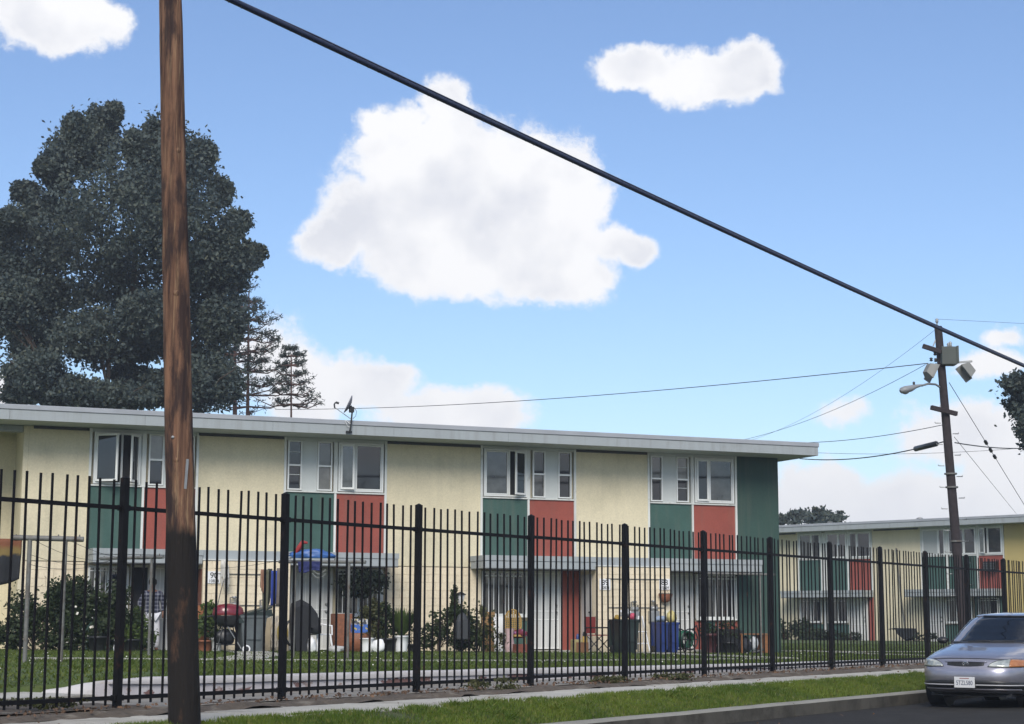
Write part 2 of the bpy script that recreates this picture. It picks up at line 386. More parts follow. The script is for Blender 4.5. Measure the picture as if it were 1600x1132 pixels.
# narrow concrete walks in the lawn, just proud of the grass
def walk(name,pts,w,th=.05,m=M_conc):
    for (a,b) in zip(pts[:-1],pts[1:]):
        a=Vector(a);b=Vector(b);d=(b-a).normalized();s=Vector((-d.y,d.x,0))*w/2;L=(b-a).length;n=max(1,int(L/1.8))
        for i in range(n):
            p=a+(b-a)*(i/n)+d*.01;q=a+(b-a)*((i+1)/n)-d*.01
            zp=lz(p.x,p.y)+.022;zq=lz(q.x,q.y)+.022
            vs=[(p-s).to_tuple()[:2]+(zp,),(p+s).to_tuple()[:2]+(zp,),(q+s).to_tuple()[:2]+(zq,),(q-s).to_tuple()[:2]+(zq,)]
            vs+= [(x,y,z-.12) for x,y,z in vs]
            fs=[(0,1,2,3),(7,6,5,4),(0,4,5,1),(1,5,6,2),(2,6,7,3),(3,7,4,0)]
            MB().add(vs,fs).build(name,m,None,'structure')
walk('concrete_path',[bw(-9,-12.3),bw(-3.4,-13.6),bw(0,-13.2),bw(2.4,-12.2),bw(7,-10.2)],.35)
walk('concrete_path',[bw(-2.6,-1.2),bw(-3.6,-7),bw(-5.5,-12.6)],.9)
walk('concrete_path',[bw(7.9,-1.2),bw(7.2,-9.8)],.9)
walk('concrete_path',[bw(13.8,-9),bw(14.6,-2),bw(15.5,3)],.5)
walk('concrete_path',[bw(14,2.6),bw(17,1.6),bw(21,2.5)],.6)
# thin doorsteps under the doors are added with the building
# low wall ---------------------------------------------------------
def wallmat():
    m=bpy.data.materials.new('peeling_white_wall_paint'); m.use_nodes=True; t=m.node_tree; h=G(t); b=t.nodes['Principled BSDF']
    pos=h.n('ShaderNodeNewGeometry').outputs['Position']
    base=h.mix(h.mr(h.noise(pos,2,5,.6),.35,.65),(.42,.40,.415),(.50,.485,.495))
    s=h.n('ShaderNodeSeparateXYZ'); h.put(s.inputs[0],pos)
    pe=h.noise(pos,1.15,5,.62,.6)
    sq=h.v('MULTIPLY',pos,(1,1,2.2))
    pe=h.noise(sq,1.25,6,.6,.4)
    # red-brown undercoat where the paint has come off
    k=h.mr(pe,.56,.575)
    c=h.mix(k,base,(.17,.095,.085))
    k2=h.mr(h.noise(sq,5,5,.6),.62,.64); c=h.mix(k2,c,(.30,.24,.22))
    h.put(b.inputs['Base Color'],c); b.inputs['Roughness'].default_value=.85
    bn=h.n('ShaderNodeBump'); bn.inputs['Strength'].default_value=.6; bn.inputs['Distance'].default_value=.012
    h.put(bn.inputs['Height'],h.m('MULTIPLY_ADD',k,-.8,h.noise(pos,30,4,.6))); h.put(b.inputs['Normal'],bn.outputs[0]); return m
lw=thing('low_wall','low white painted retaining wall with peeling patches behind the black fence','low wall',uv(13.12,14.03,.4))
off=-Vector(lw.location)
path=[]
for (a,b) in zip(WALL[:-1],WALL[1:]):
    n=max(1,int((b[0]-a[0])/.35))
    for i in range(n): path.append(tuple(a[k]+(b[k]-a[k])*i/n for k in range(3)))
path.append(WALL[-1])
def wallsweep(prof,name,m):
    vs=[];k=len(prof)
    for i,(u_,v_,z_) in enumerate(path):
        e=min(1,(i+1)/3)
        for (w,dz) in prof:
            p=uv(u_,v_+w+nz(u_,w,1.5,.012)); zz=(z_+dz*e if dz>-.3 else .25)+nz(u_,w,.9,.008)-(1-e)*.04
            vs.append((p.x+off.x,p.y+off.y,zz+off.z))
    fs=[(i*k+j,(i+1)*k+j,(i+1)*k+j+1,i*k+j+1) for i in range(len(path)-1) for j in range(k-1)]
    q=MB(); q.add(vs,fs,True); q.add(vs[:k],[tuple(range(k))[::-1]]); q.add(vs[-k:],[tuple(range(k))]); return q.build(name,m,lw)
wallsweep([(-.0,-1),(.0,-.075),(.20,-.07),(.20,-1)],'wall_body',wallmat())
wallsweep([(-.02,-.072),(-.022,-.02),(.0,.0),(.19,.004),(.22,-.02),(.22,-.07)],'coping',mat('coping_paint',(.52,.50,.49),.8,.1,2,.3,30,dirt=(.36,.31,.28),ds=1.8,dth=(.56,.7)))
q=MB();vs=[]
for (v_,zt) in ((14.24,.60),(14.5,.575),(14.8,.525),(15.1,.49)):
    for (du,z) in ((0,.2),(0,zt-.10),(.03,zt-.03),(.10,zt),(.16,zt-.01),(.16,.2)):
        p=uv(13.11+du+nz(v_,du,2,.01),v_); vs.append((p.x+off.x,p.y+off.y,z+off.z))
q.add(vs,[(i*6+j,i*6+j+1,(i+1)*6+j+1,(i+1)*6+j) for i in range(3) for j in range(5)],True); q.add(vs[:6],[(0,1,2,3,4,5)]); q.build('wall_return',MATS['coping_paint'],lw)
# ---------------------------------------------------------------- grass blades and litter
def blades(P,h,w,m,name,lean=.35):
    n=len(P); a=rng.uniform(0,2*np.pi,n); H=(h*rng.uniform(.5,1.25,n))[:,None]
    s=np.stack([np.cos(a),np.sin(a),np.zeros(n)],1)*(w*rng.uniform(.7,1.3,n))[:,None]/2
    t=rng.normal(size=(n,3))*lean; t[:,2]=1; t=t*H
    return tris_mesh(name,np.stack([P-s,P+s,P+t],1),3,m,None,'stuff')
def uv_np(u,v): return np.stack([U.x*u+V.x*v,U.y*u+V.y*v],1)
n=150000
u_=6+ (rng.uniform(0,1,n)**1.7)*42; v_=rng.uniform(10.14,10.98,n); v_=v_+(v_>10.85)*rng.normal(size=n)*.03
patch_=np.array([noise.noise(Vector((a*.9,b*2.2,0))) for a,b in zip(u_,v_)]); keep=((v_<10.84)|(np.sin(u_*2.1)+np.sin(u_*5.3+1)+np.sin(u_*11.)>-.6))&(patch_>-.62+rng.normal(size=len(u_))*.12)
u_,v_=u_[keep],v_[keep]
z_=.176+(.37-.176)*np.clip((v_-10.15)/.7,0,1)**.8
P=np.column_stack([uv_np(u_,v_),z_])
blades(P,.045,.011,L_grass,'verge_grass')
# lawn tufts
n=190000; u_=8+rng.uniform(0,1,n)**1.3*60; v_=rng.uniform(0,1,n)**1.4*34
P=uv_np(u_,v_*1.0)
wv=np.array([wall_v(a) for a in np.linspace(0,80,801)]); base=np.interp(u_,np.linspace(0,80,801),wv)-.1*(u_<13.24)
v2=base+.17+v_; P=uv_np(u_,v2)
rel=P-np.array([B0.x,B0.y]); ss=rel@np.array([S.x,S.y]); nn=rel@np.array([N.x,N.y])
keep=((nn<-.25)|(ss>13.3))&(ss>-25)
P,ss,nn,u_=P[keep],ss[keep],nn[keep],u_[keep]; v2=v2[keep]
d=np.clip(-nn/22,0,1); zb=np.maximum(.28,.46-.008*ss); zw=np.maximum(.40,.63-.0095*(ss+9)); z=zb+(zw-zb)*d
wz=np.interp(u_,[w[0] for w in WALL],[w[2] for w in WALL])-.015
t_=v2-np.interp(u_,np.linspace(0,80,801),wv)-.12
near=(u_>13.24)&(t_<2)&(z>wz); z=np.where(near,np.minimum(z,wz+(z-wz)*t_/2),z)
k_=np.clip((u_-13.12)/2.2,0,1); k_=k_+(1-k_)*(1-np.clip((v2-14.2)/.8,0,1)); z=z*k_+(1-k_)*np.minimum(z,.50+.13*np.clip((v2-15.3)/4,0,1))
blades(np.column_stack([P,z-.005]),.05,.028,L_lawn,'lawn_grass',.6)
# fallen leaves on dirt, walk and lawn
n=1700; u_=rng.uniform(7,40,n); v_=12.35+rng.normal(size=n)*.16
zz=.43+rng.uniform(0,.02,n); C=np.column_stack([uv_np(u_,v_),zz])
M_lit=mat('dry_leaf',(.11,.065,.04),.9,.5,9)
tris_mesh('leaf_litter',leaf_quads(C,.045,1.6,.6),4,M_lit,None,'stuff')
n=380; u_=rng.uniform(12.9,44,n); v_=rng.uniform(14.3,26,n); P=uv_np(u_,v_); zz=np.array([lz(*p)+.05 for p in P])
tris_mesh('daisy_heads',leaf_quads(np.column_stack([P,zz]),.022,1.1,.5),4,mat('white_petal',(.6,.6,.55),.8),None,'stuff')
n=260; u_=rng.uniform(8,34,n); v_=rng.uniform(8.2,12.1,n); zz=np.where(v_>10.86,.385,np.where(v_>10.02,.40,.012+.05*(9.6-np.minimum(v_,9.6))/3.6))
ok=(v_>10.9)|((v_<9.95)&(v_>9.2)); tris_mesh('fallen_leaves',leaf_quads(np.column_stack([uv_np(u_,v_),zz])[ok],.045,1.5,.85),4,M_lit,None,'stuff')
# coarse weeds standing out of the verge
n=70; cu=rng.uniform(9,38,n); cv=rng.uniform(10.2,10.95,n); PP=[]
for a_,b__ in zip(cu,cv):
    k=60; PP.append(np.column_stack([uv_np(a_+rng.normal(size=k)*.05,b__+rng.normal(size=k)*.04),np.full(k,STRIP(b__))]))
blades(np.concatenate(PP),.075,.014,L_grass,'verge_weeds',.7)
# weeds by the fence foot
C=clump_points([((*uv(17.9,12.35)[:2],.46),(.35,.12,.09)),((*uv(11.2,12.9)[:2],.48),(.5,.1,.05)),((*uv(20.8,12.4)[:2],.45),(.25,.1,.06)),((*uv(22.4,12.3)[:2],.45),(.3,.08,.05))],500)
tris_mesh('weeds',leaf_quads(C,.05),4,L_olive,None,'stuff')

# ================================================================ fence
FV=12.61; FU0=11.98; PAN=2.41
fence=thing('iron_fence','long black iron picket fence between pavement and lawn','fence',uv(FU0,FV,.42)); fence.rotation_euler=(0,0,math.pi/2-TH)
postm=MB().box(-.033,.033,-.033,.033,-.1,2.2).add([(-.036,-.036,2.2),(.036,-.036,2.2),(.036,.036,2.2),(-.036,.036,2.2),(0,0,2.225)],[(0,1,4),(1,2,4),(2,3,4),(3,0,4),(3,2,1,0)]).mesh('post')
postm.materials.append(M_blackm)
pk=MB().box(-.009,.009,-.009,.009,.035,2.195).mesh('picket'); pk.materials.append(M_blackm)
M_post=M_blackm
PU=[11.916,14.287,16.682,19.148,21.586,24.001,26.418,28.8,31.15,33.515]
PU=[PU[0]-2*PAN,PU[0]-PAN]+PU+[PU[-1]+k*PAN for k in range(1,5)]
for i,pu in enumerate(PU):
    x0=pu-FU0; o=link('post',postm,None,fence); o.location=(x0,0,random.uniform(-.006,.012)+.012*min(max(i-4,0),6)/6); o.rotation_euler=(R_(random.uniform(-.3,.3)),R_(random.uniform(-.35,.35)),0)
    if i==len(PU)-1: break
    x1=PU[i+1]-FU0; L=x1-x0; zr=0 if i<5 else .01
    for nm,z0,z1 in (('rail',1.90,1.94),('rail',.075,.115)):
        MB().box(.034,L-.034,-.016,.016,z0,z1).build(nm,M_blackm,fence,loc=(x0,0,zr))
        for xb in (.034,L-.064): MB().box(xb,xb+.03,-.024,.024,z0-.008,z1+.008).build('rail_bracket',M_blackm,fence,loc=(x0,0,zr))
    for k in range(1,16):
        o=link('picket',pk,None,fence); bent=random.random()<.05
        o.location=(x0+k*L/16+random.uniform(-.003,.003),random.uniform(-.002,.002),random.uniform(-.008,.008)); o.rotation_euler=(R_(random.uniform(-.4,.4)),R_(random.uniform(-.4,.4)*(2.4 if bent else 1)),random.uniform(-.06,.06))
# ================================================================ near pole
def polemat():
    m=bpy.data.materials.new('creosoted_pole_wood'); m.use_nodes=True; t=m.node_tree; h=G(t); b=t.nodes['Principled BSDF']
    pos=h.n('ShaderNodeNewGeometry').outputs['Position']
    st=h.v('MULTIPLY',pos,(14,14,.9)); gr=h.noise(st,1,8,.68,.4)
    st2=h.v('MULTIPLY',pos,(45,45,1.6)); fi=h.noise(st2,1,4,.6)
    c=h.mix(h.mr(gr,.36,.62),(.032,.017,.015),(.20,.108,.065))
    c=h.mix(h.mr(fi,.55,.72,0,.7),c,(.34,.23,.13))
    st3=h.v('MULTIPLY',pos,(5,5,1.1)); c=h.mix(h.mr(h.noise(st3,1,6,.65),.50,.60,0,.85),c,(.022,.015,.016))
    s=h.n('ShaderNodeSeparateXYZ'); h.put(s.inputs[0],pos)
    zt=h.m('ADD',s.outputs[2],h.m('MULTIPLY',h.noise(h.v('MULTIPLY',pos,(12,12,1.5)),1,4),.25))
    tar=h.mr(zt,2.12,2.22,1,0)
    tc_=h.mix(h.mr(h.noise(h.v('MULTIPLY',pos,(6,6,2)),1,6,.7),.54,.70),(.013,.011,.010),(.085,.045,.028))
    c=h.mix(tar,c,tc_)
    h.put(b.inputs['Base Color'],c); b.inputs['Roughness'].default_value=.85; b.inputs['Specular IOR Level'].default_value=.25
    bn=h.n('ShaderNodeBump'); bn.inputs['Strength'].default_value=.9; bn.inputs['Distance'].default_value=.02
    h.put(bn.inputs['Height'],h.m('ADD',gr,h.m('MULTIPLY',fi,.5))); h.put(b.inputs['Normal'],bn.outputs[0]); return m
def pole_shaft(base,top,r0,r1,m,parent,seg=40,rings=150,cracks=True):
    base=Vector(base);top=Vector(top);vs=[];q=MB()
    for i in range(rings+1):
        t_=i/rings; c=base.lerp(top,t_); r=r0+(r1-r0)*t_
        for k in range(seg):
            a=2*math.pi*k/seg; z=(top.z-base.z)*t_
            d=0
            if cracks:
                nn_=noise.noise(Vector((math.cos(a)*5,math.sin(a)*5,z*.45))); d=-.009*max(0,1-abs(nn_)*9)+.004*noise.noise(Vector((math.cos(a)*2,math.sin(a)*2,z*1.5)))
            vs.append((c.x+(r+d)*math.cos(a),c.y+(r+d)*math.sin(a),c.z))
    fs=[(i*seg+k,i*seg+(k+1)%seg,(i+1)*seg+(k+1)%seg,(i+1)*seg+k) for i in range(rings) for k in range(seg)]
    q.add(vs,fs,True); q.add(vs[-seg:],[tuple(range(seg))]); return q.build('shaft',m,parent)
M_pole=polemat()
pb=uv(11.02,10.81,.22)
pole=thing('utility_pole','thick weathered brown wooden pole with tarred black base standing in the grass strip','utility pole',pb)
LEAN=Vector((-.049,-.01,1)).normalized()
pole_shaft((0,0,-.1),LEAN*9.6,.140,.088,M_pole,pole)
# aluminium tag strip, bolt heads and knots
def on_pole(z,ang,rad=0): 
    r=.140+(.088-.140)*(z/9.6); a=R_(ang); return Vector((LEAN.x/LEAN.z*z,LEAN.y/LEAN.z*z,z))+Vector((math.cos(a),math.sin(a),0))*(r+rad)
p=on_pole(2.30,-55,.004); M_=Matrix.Translation(p)@Matrix.Rotation(R_(2.8),4,'Y')@Matrix.Rotation(R_(35),4,'Z')
q=MB().box(-.012,.012,-.003,.003,-.13,.13,M_)
q.build('tag_strip',M_galv,pole)
for z,a in ((2.42,-95),(3.9,-80),(5.2,-60)):
    p=on_pole(z,a,-.012); MB().lathe([(.004,.016),(.022,.012),(.034,.002),(.036,-.02)],seg=10,M=Matrix.Translation(p)@Matrix.Rotation(R_(a),4,'Z')@Matrix.Rotation(R_(90),4,'Y')).build('knot',M_pole,pole)
p=on_pole(2.62,-105,-.004); MB().lathe([(.014,0),(.014,.012),(.006,.016)],seg=8,M=Matrix.Translation(p)@Matrix.Rotation(R_(-105),4,'Z')@Matrix.Rotation(R_(90),4,'Y')).build('bolt_head',M_galv,pole)
# ---------------------------------------------------------------- thick aerial cable
pts=[]
for (x,y,m_) in ((355,0,.428),(720,167,.4225),(1100,345,.411),(1468,517,.3935),(1600,571,.391)):
    h_=m_*10.6/math.cos(TH)
    # column x on the vertical plane v=10.6
    d=ray(x,y); t_=10.6/d.dot(V); pts.append(CP+d*t_)
u0=pts[0].dot(U);u1=pts[-1].dot(U)
us_=np.array([p.dot(U) for p in pts]); zs_=np.array([p.z for p in pts]); cf=np.polyfit(us_,zs_,2)
cab=[uv(u_,10.6,float(np.polyval(cf,u_))) for u_ in np.linspace(10.9,95,60)]
cable=MB().tube(cab,.030,8).build('aerial_cable',M_cable); tag(cable,'thick black overhead cable sloping down from the near wooden pole','cable')
lash=[]
for i in range(900):
    u_=10.95+i*.035; a=i*1.3; lash.append(uv(u_,10.6,float(np.polyval(cf,u_)))+V*.032*math.cos(a)+Vector((0,0,.032*math.sin(a))))
MB().tube(lash,.0035,4).build('lashing_wire',M_lash,cable)
MB().tube([uv(10.9,10.64,float(np.polyval(cf,10.9))+.042),*[c+Vector((0,0,.042)) for c in cab[1:]]],.009,5).build('messenger_strand',M_lash,cable)
# ================================================================ far pole
fb=Vector((11.69,45,.3)); ft=Vector((11.25,45,8.95))
fp=thing('utility_pole','tall dark utility pole with floodlights and crossarms rising behind the fence','utility pole',fb)
M_fpole=mat('dark_weathered_pole',(.026,.020,.022),.9,.35,9,.6,30)
pole_shaft((0,0,-.2),ft-fb,.135,.100,M_fpole,fp,20,30,False)
def fpp(x,y,dy=0): return depth(x,y,45+dy)-fb
def at_z(z): return Vector(((ft.x-fb.x)*(z/(ft.z-fb.z)),0,z))
def bar(a,b,w,h,name,m,par):
    a=Vector(a);b=Vector(b);d=b-a; M_=Matrix.Translation(a)@d.to_track_quat('X','Z').to_matrix().to_4x4()
    return MB().box(0,d.length,-w/2,w/2,-h/2,h/2,M_).build(name,m,par)
bar(fpp(1442,541,-.25),fpp(1470,550,-.22),.10,.11,'crossarm',M_fpole,fp)
bar(fpp(1455,637,-.3),fpp(1495,647,-.1),.10,.11,'crossarm',M_fpole,fp)
bar(fpp(1465,524),fpp(1458,541),.03,.03,'brace',M_galv,fp)
bar(fpp(1473,618),fpp(1469,638),.03,.03,'brace',M_galv,fp)
q=MB().tube([fpp(1464,512),fpp(1464,502)],.02,6).lathe([(.02,0),(.05,.03),(.03,.06),(.05,.09),(.02,.12)],c=fpp(1464,505),seg=8); q.build('insulator',M_galv,fp)
# transformer can with cooling fins
c=fpp(1481,556,-.1); M_tr=mat('olive_grey_enamel',(.05,.06,.052),.5,.1,4)
tr=MB().box(c.x-.20,c.x+.20,c.y-.18,c.y+.18,c.z-.26,c.z+.22).build('transformer',M_tr,fp,bevel=.02)
for k in range(5): box('fin',c.x+.202,c.x+.25,c.y-.17+k*.08,c.y-.14+k*.08,c.z-.22,c.z+.24,M_tr,tr)
q=MB()
for k in (-.1,.1): q.lathe([(.03,0),(.05,.03),(.03,.06),(.05,.09),(.015,.14)],c=(c.x+.05,c.y+k,c.z+.22),seg=8)
q.build('bushing',M_galv,tr)
bar(fpp(1466,569),fpp(1519,565),.05,.05,'bracket_arm',M_galv,fp)
def flood(c,rz,rx_,sc=1):
    fl=MB(); Mx=Matrix.Translation(c)@Matrix.Rotation(R_(rz),4,'Z')@Matrix.Rotation(R_(rx_),4,'Y')
    prof=[(-.16,.14,.10),(.0,.20,.17),(.06,.22,.19)]
    vs=[]
    for z,a,b in prof:
        for (sx,sy) in ((-1,-1),(1,-1),(1,1),(-1,1)): vs.append(Mx@Vector((sx*a*sc,sy*b*sc,z*sc)))
    fs=[(0,3,2,1)]+[(i*4+k,i*4+(k+1)%4,(i+1)*4+(k+1)%4,(i+1)*4+k) for i in range(2) for k in range(4)]+[(8,9,10,11)]
    fl.add(vs,fs); o=fl.build('floodlight',mat('pale_lamp_enamel',(.17,.175,.165),.5,.08,5),fp)
    MB().box(-.20*sc,.20*sc,-.17*sc,.17*sc,.061*sc,.07*sc,Mx).build('lens',mat('lamp_lens',(.16,.18,.18),.12),o)
    MB().box(-.24*sc,.24*sc,.19*sc,.20*sc,.0,.22*sc,Mx).build('visor',MATS['pale_lamp_enamel'],o)
    return o
flood(fpp(1455,580,-.25),20,120,.95); flood(fpp(1512,579,-.2),-10,-125,.95)
q=MB().tube([fpp(1463,568),fpp(1460,573)],.02,6); q.build('bracket_arm',M_galv,fp)
q=MB().tube([fpp(1512,566),fpp(1512,574)],.02,6); q.build('bracket_arm',M_galv,fp)
# street lamp on curved arm
a_=[fpp(1471,607),fpp(1462,601,-.1),fpp(1450,600,-.25),fpp(1440,603,-.35)]
la=MB().tube(a_,.028,8).build('lamp_arm',M_galv,fp)
c0=fpp(1441,602,-.35);c1=fpp(1406,610,-.6)
d=(c1-c0); Mx=Matrix.Translation(c0)@d.to_track_quat('X','Z').to_matrix().to_4x4(); L=d.length
lh=MB(); prof=[(0,.03),(.12,.05),(.3,.07),(.5,.11),(.75,.13),(.92,.11),(1,.03)]
vs=[];seg=12
for t_,r in prof:
    for k in range(seg): a=2*math.pi*k/seg; vs.append(Mx@Vector((t_*L,r*math.cos(a),r*.75*math.sin(a)-(0.02 if t_>.4 else 0))))
lh.add(vs,[(i*seg+k,i*seg+(k+1)%seg,(i+1)*seg+(k+1)%seg,(i+1)*seg+k) for i in range(len(prof)-1) for k in range(seg)],True)
lo=lh.build('lamp_head',mat('grey_lamp_casting',(.22,.23,.24),.45,.05,5),la)
MB().lathe([(.02,-.10),(.09,-.07),(.115,-.0)],c=(Mx@Vector((.78*L,0,-.04))),seg=12).build('lamp_bowl',MATS['lamp_lens'],la)
MB().lathe([(.03,0),(.035,.06),(.01,.08)],c=(Mx@Vector((.35*L,0,.06))),seg=8).build('photocell',M_bplastic,la)
for i in range(22):
    z=1.6+i*.28
    if z>6.3: break
    s=1 if i%2 else -1; p=at_z(z); r=.195-.06*z/8.9
    MB().tube([p+Vector((s*r*.9,0,0)),p+Vector((s*(r+.14),0,.0)),p+Vector((s*(r+.14),0,.03))],.012,5).build('step_bolt',M_galv,fp)
q=MB()
for z in (3.0,4.4,4.75): q.lathe([(.165,-.02),(.165,.02)],c=at_z(z),seg=16)
q.build('band',M_steel,fp)
# junction clutter near the head
for (x,y) in ((1461,553),(1462,563),(1455,562)): MB().lathe([(.02,-.05),(.05,-.03),(.03,0),(.05,.03),(.02,.05)],c=fpp(x,y,-.15),seg=8).build('insulator',M_bplastic,fp)
def wire(name,label,a,b,sag,r=.012,n=30,m=None,group=None,extra=None):
    a=Vector(a);b=Vector(b); pp=[a.lerp(b,i/n)-Vector((0,0,sag*4*(i/n)*(1-i/n))) for i in range(n+1)]
    o=MB().tube(pp,r*.75,5).build(name,m or M_wire); return tag(o,label,'wire')
pa=lambda x,y,dy=0: depth(x,y,45+dy)
wire('overhead_wire','thin wire running from the floodlight bracket down behind the satellite dish',pa(1450,568),depth(430,640,80),.32,.016)
wire('overhead_wire','faint wire slanting down to the main roof from the left floodlight',pa(1446,570),depth(1150,690,60),.25,.009)
wire('overhead_wire','very thin wire rising from the roof towards the pole top',pa(1462,515),depth(1120,700,75),.6,.006)
wire('overhead_wire','grey wire above the roof corner meeting the pole at the upper steps',pa(1474,664),depth(1215,692,60),.15,.013)
spl=wire('overhead_wire','dark telephone line with thick black splice case left of the far pole',pa(1476,690),depth(1250,717,58),.2,.022)
A_=pa(1476,690);B_w=depth(1250,717,58); pw=lambda t_: A_.lerp(B_w,t_)-Vector((0,0,.2*4*t_*(1-t_))); a=pw(.168);b=pw(.042); MB().tube([a,a.lerp(b,.04),a.lerp(b,.96),b],[.03,.075,.075,.03],12).build('splice_case',M_bplastic,spl)
wire('overhead_wire','dark telephone line leaving the far pole towards the right tree',pa(1492,692),depth(1640,697,60),.12,.022)
wire('overhead_wire','thin wire crossing behind the far pole to the right edge',depth(1240,706,60),depth(1640,697,50),.15,.008)
wire('overhead_wire','faint top wire going right from the insulator on the far pole',pa(1465,499),depth(1640,508,50),.0,.006)
gw=wire('guy_wire','guy wire with black strain insulators slanting from the lamp arm to the right',pa(1483,598),depth(1650,870,62),0,.012)
ga=pa(1483,598);gb=depth(1650,870,62)
for t_ in (.27,.31,.345): 
    p=ga.lerp(gb,t_);q_=ga.lerp(gb,t_+.018); MB().tube([p,p.lerp(q_,.2),p.lerp(q_,.8),q_],[.015,.05,.05,.015],8).build('strain_insulator',M_bplastic,gw)
wire('guy_wire','lower plain guy wire slanting right from the far pole to the far roof',pa(1491,683),depth(1588,803,75),0,.010)
# ================================================================ apartment blocks
def frame_rect(name,par,x0,x1,z0,z1,w,y0,y1,m,skip_mid=None):
    q=MB().box(x0,x0+w,y0,y1,z0,z1).box(x1-w,x1,y0,y1,z0,z1).box(x0+w,x1-w,y0,y1,z0,z0+w).box(x0+w,x1-w,y0,y1,z1-w,z1)
    if skip_mid is not None: q.box(x0+w,x1-w,y0+.004,y1,skip_mid-w*.6,skip_mid+w*.6)
    return q.build(name,m,par)
def pane(par,x0,x1,z0,z1,y,m,tilt=0):
    q=MB().add([(x0,y,z0),(x1,y,z0),(x1,y+tilt,z1),(x0,y+tilt,z1),(x0,y+.008,z0),(x1,y+.008,z0),(x1,y+.008+tilt,z1),(x0,y+.008+tilt,z1)],[(0,1,2,3),(5,4,7,6),(0,4,5,1),(3,2,6,7),(0,3,7,4),(1,5,6,2)])
    return q.build('pane',m,par)
def double_hung(B,x0,x1,z0,z1,gl,blind=0):
    w=frame_rect('window',B,x0,x1,z0,z1,.035,-.03,.05,M_white2,(z0+z1)/2)
    zm=(z0+z1)/2
    pane(w,x0+.035,x1-.035,z0+.035,zm-.02,.034,gl[0],.004); pane(w,x0+.035,x1-.035,zm+.02,z1-.035,.020,gl[1],-.004)
    if blind:
        box('muntin',x0+.035,x1-.035,.005,.013,z0+.035+(zm-z0)*.55,z0+.052+(zm-z0)*.55,M_infill,w)
        box('muntin',x0+.035,x1-.035,.000,.008,zm+(z1-zm)*.52,zm+.017+(z1-zm)*.52,M_infill,w)
    return w
def casement(B,x0,x1,z0,z1,gl,open_=0,hinge='L',drk=True):
    """one sash in its opening; open_ in degrees swings it outwards"""
    w=.05
    sash=MB().box(0,w,-.02,.02,0,z1-z0).box(x1-x0-w,x1-x0,-.02,.02,0,z1-z0).box(w,x1-x0-w,-.02,.02,0,w).box(w,x1-x0-w,-.02,.02,z1-z0-w,z1-z0).build('sash',M_white2,B)
    pane(sash,w,x1-x0-w,w,z1-z0-w,-.004,gl)
    if hinge=='L': sash.location=(x0,-.035,z0); sash.rotation_euler=(0,0,-R_(open_))
    else:
        sash.location=(x1,-.035,z0); sash.rotation_euler=(0,0,R_(open_))
        me=sash.data
        me.transform(Matrix.Translation((-(x1-x0),0,0)))
        for c in sash.children: c.data.transform(Matrix.Translation((-(x1-x0),0,0)))
    return sash
def big_window(B,x0,x1,z0,z1,split,gl,kinds,opens):
    w=frame_rect('window',B,x0,x1,z0,z1,.045,-.03,.06,M_white2)
    box('mullion',split-.025,split+.025,-.032,.06,z0+.045,z1-.045,M_white2,w)
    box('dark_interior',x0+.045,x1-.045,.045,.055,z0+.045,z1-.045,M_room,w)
    for (a,b,k,o_,gm) in ((x0+.05,split-.03,kinds[0],opens[0],gl[0]),(split+.03,x1-.05,kinds[1],opens[1],gl[1])):
        if k=='fix': frame_rect('window_stop',w,a,b,z0+.05,z1-.05,.03,-.022,.03,M_white2); pane(w,a+.03,b-.03,z0+.08,z1-.08,.0,gm)
        else: casement(B,a,b,z0+.05,z1-.05,gm,o_,k)
    return w
def barwin(B,x0,x1,z0,z1,nb,y=0):
    w=frame_rect('window',B,x0,x1,z0,z1,.05,y-.02,y+.06,M_white2)
    box('mullion',(x0+x1)/2-.02,(x0+x1)/2+.02,y-.01,y+.05,z0+.05,z1-.05,M_white2,w)
    pane(w,x0+.05,(x0+x1)/2-.02,z0+.05,z1-.05,y+.03,M_glassl); pane(w,(x0+x1)/2+.02,x1-.05,z0+.05,z1-.05,y+.02,M_glass)
    g_=MB().box(x0,x1,y-.10,y-.08,z1-.14,z1-.115).box(x0,x1,y-.10,y-.08,z0-.045,z0-.02).build('window_grille',M_bar,B)
    bm_=MB().box(-.009,.009,-.1,-.082,z0-.02,z1-.05).mesh('bar'); bm_.materials.append(M_bar)
    for i in range(nb+1):
        o=link('bar',bm_,None,g_); o.location=(x0+.01+(x1-x0-.02)*i/nb,y+.0,0)
    box('window_sill',x0-.02,x1+.02,y-.06,y-.021,z0-.05,z0,M_white,B)
def door(B,x0,x1,z0,z1,hinge='L',y=0,opened=False,m=None):
    f_=MB().box(x0,x0+.06,y-.03,y+.06,z0,z1).box(x1-.06,x1,y-.03,y+.06,z0,z1).box(x0+.06,x1-.06,y-.03,y+.06,z1-.06,z1).build('door_frame',M_doorw,B)
    a,b=x0+.065,x1-.065
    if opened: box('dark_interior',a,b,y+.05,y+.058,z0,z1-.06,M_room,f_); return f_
    q=MB().box(a,b,y-.005,y+.03,z0+.01,z1-.065); d=q.build('security_door',m or M_door,f_)
    q=MB()
    for zz in (z0+.02,z0+.78,z0+1.0,z1-.09): q.box(a+.02,b-.02,y-.02,y-.006,zz,zz+.025)
    for k in range(7): xx=a+.02+(b-a-.06)*k/6; q.box(xx,xx+.016,y-.016,y-.0055,z0+.045,z1-.09)
    q.build('door_grille',M_bar,f_)
    hx=b-.10 if hinge=='L' else a+.06
    q=MB()
    for zz in (z0+.98,z0+1.16): q.lathe([(.035,0),(.035,.02),(.022,.035),(.022,.05)],seg=10,M=Matrix.Translation((hx,y-.02,zz))@Matrix.Rotation(R_(90),4,'X'))
    q.build('door_knob',M_galv,f_)
    return f_
ZP0,ZP1,ZW0,ZW1,ZSOF=2.90,4.44,4.50,5.76,5.82
blkm={}
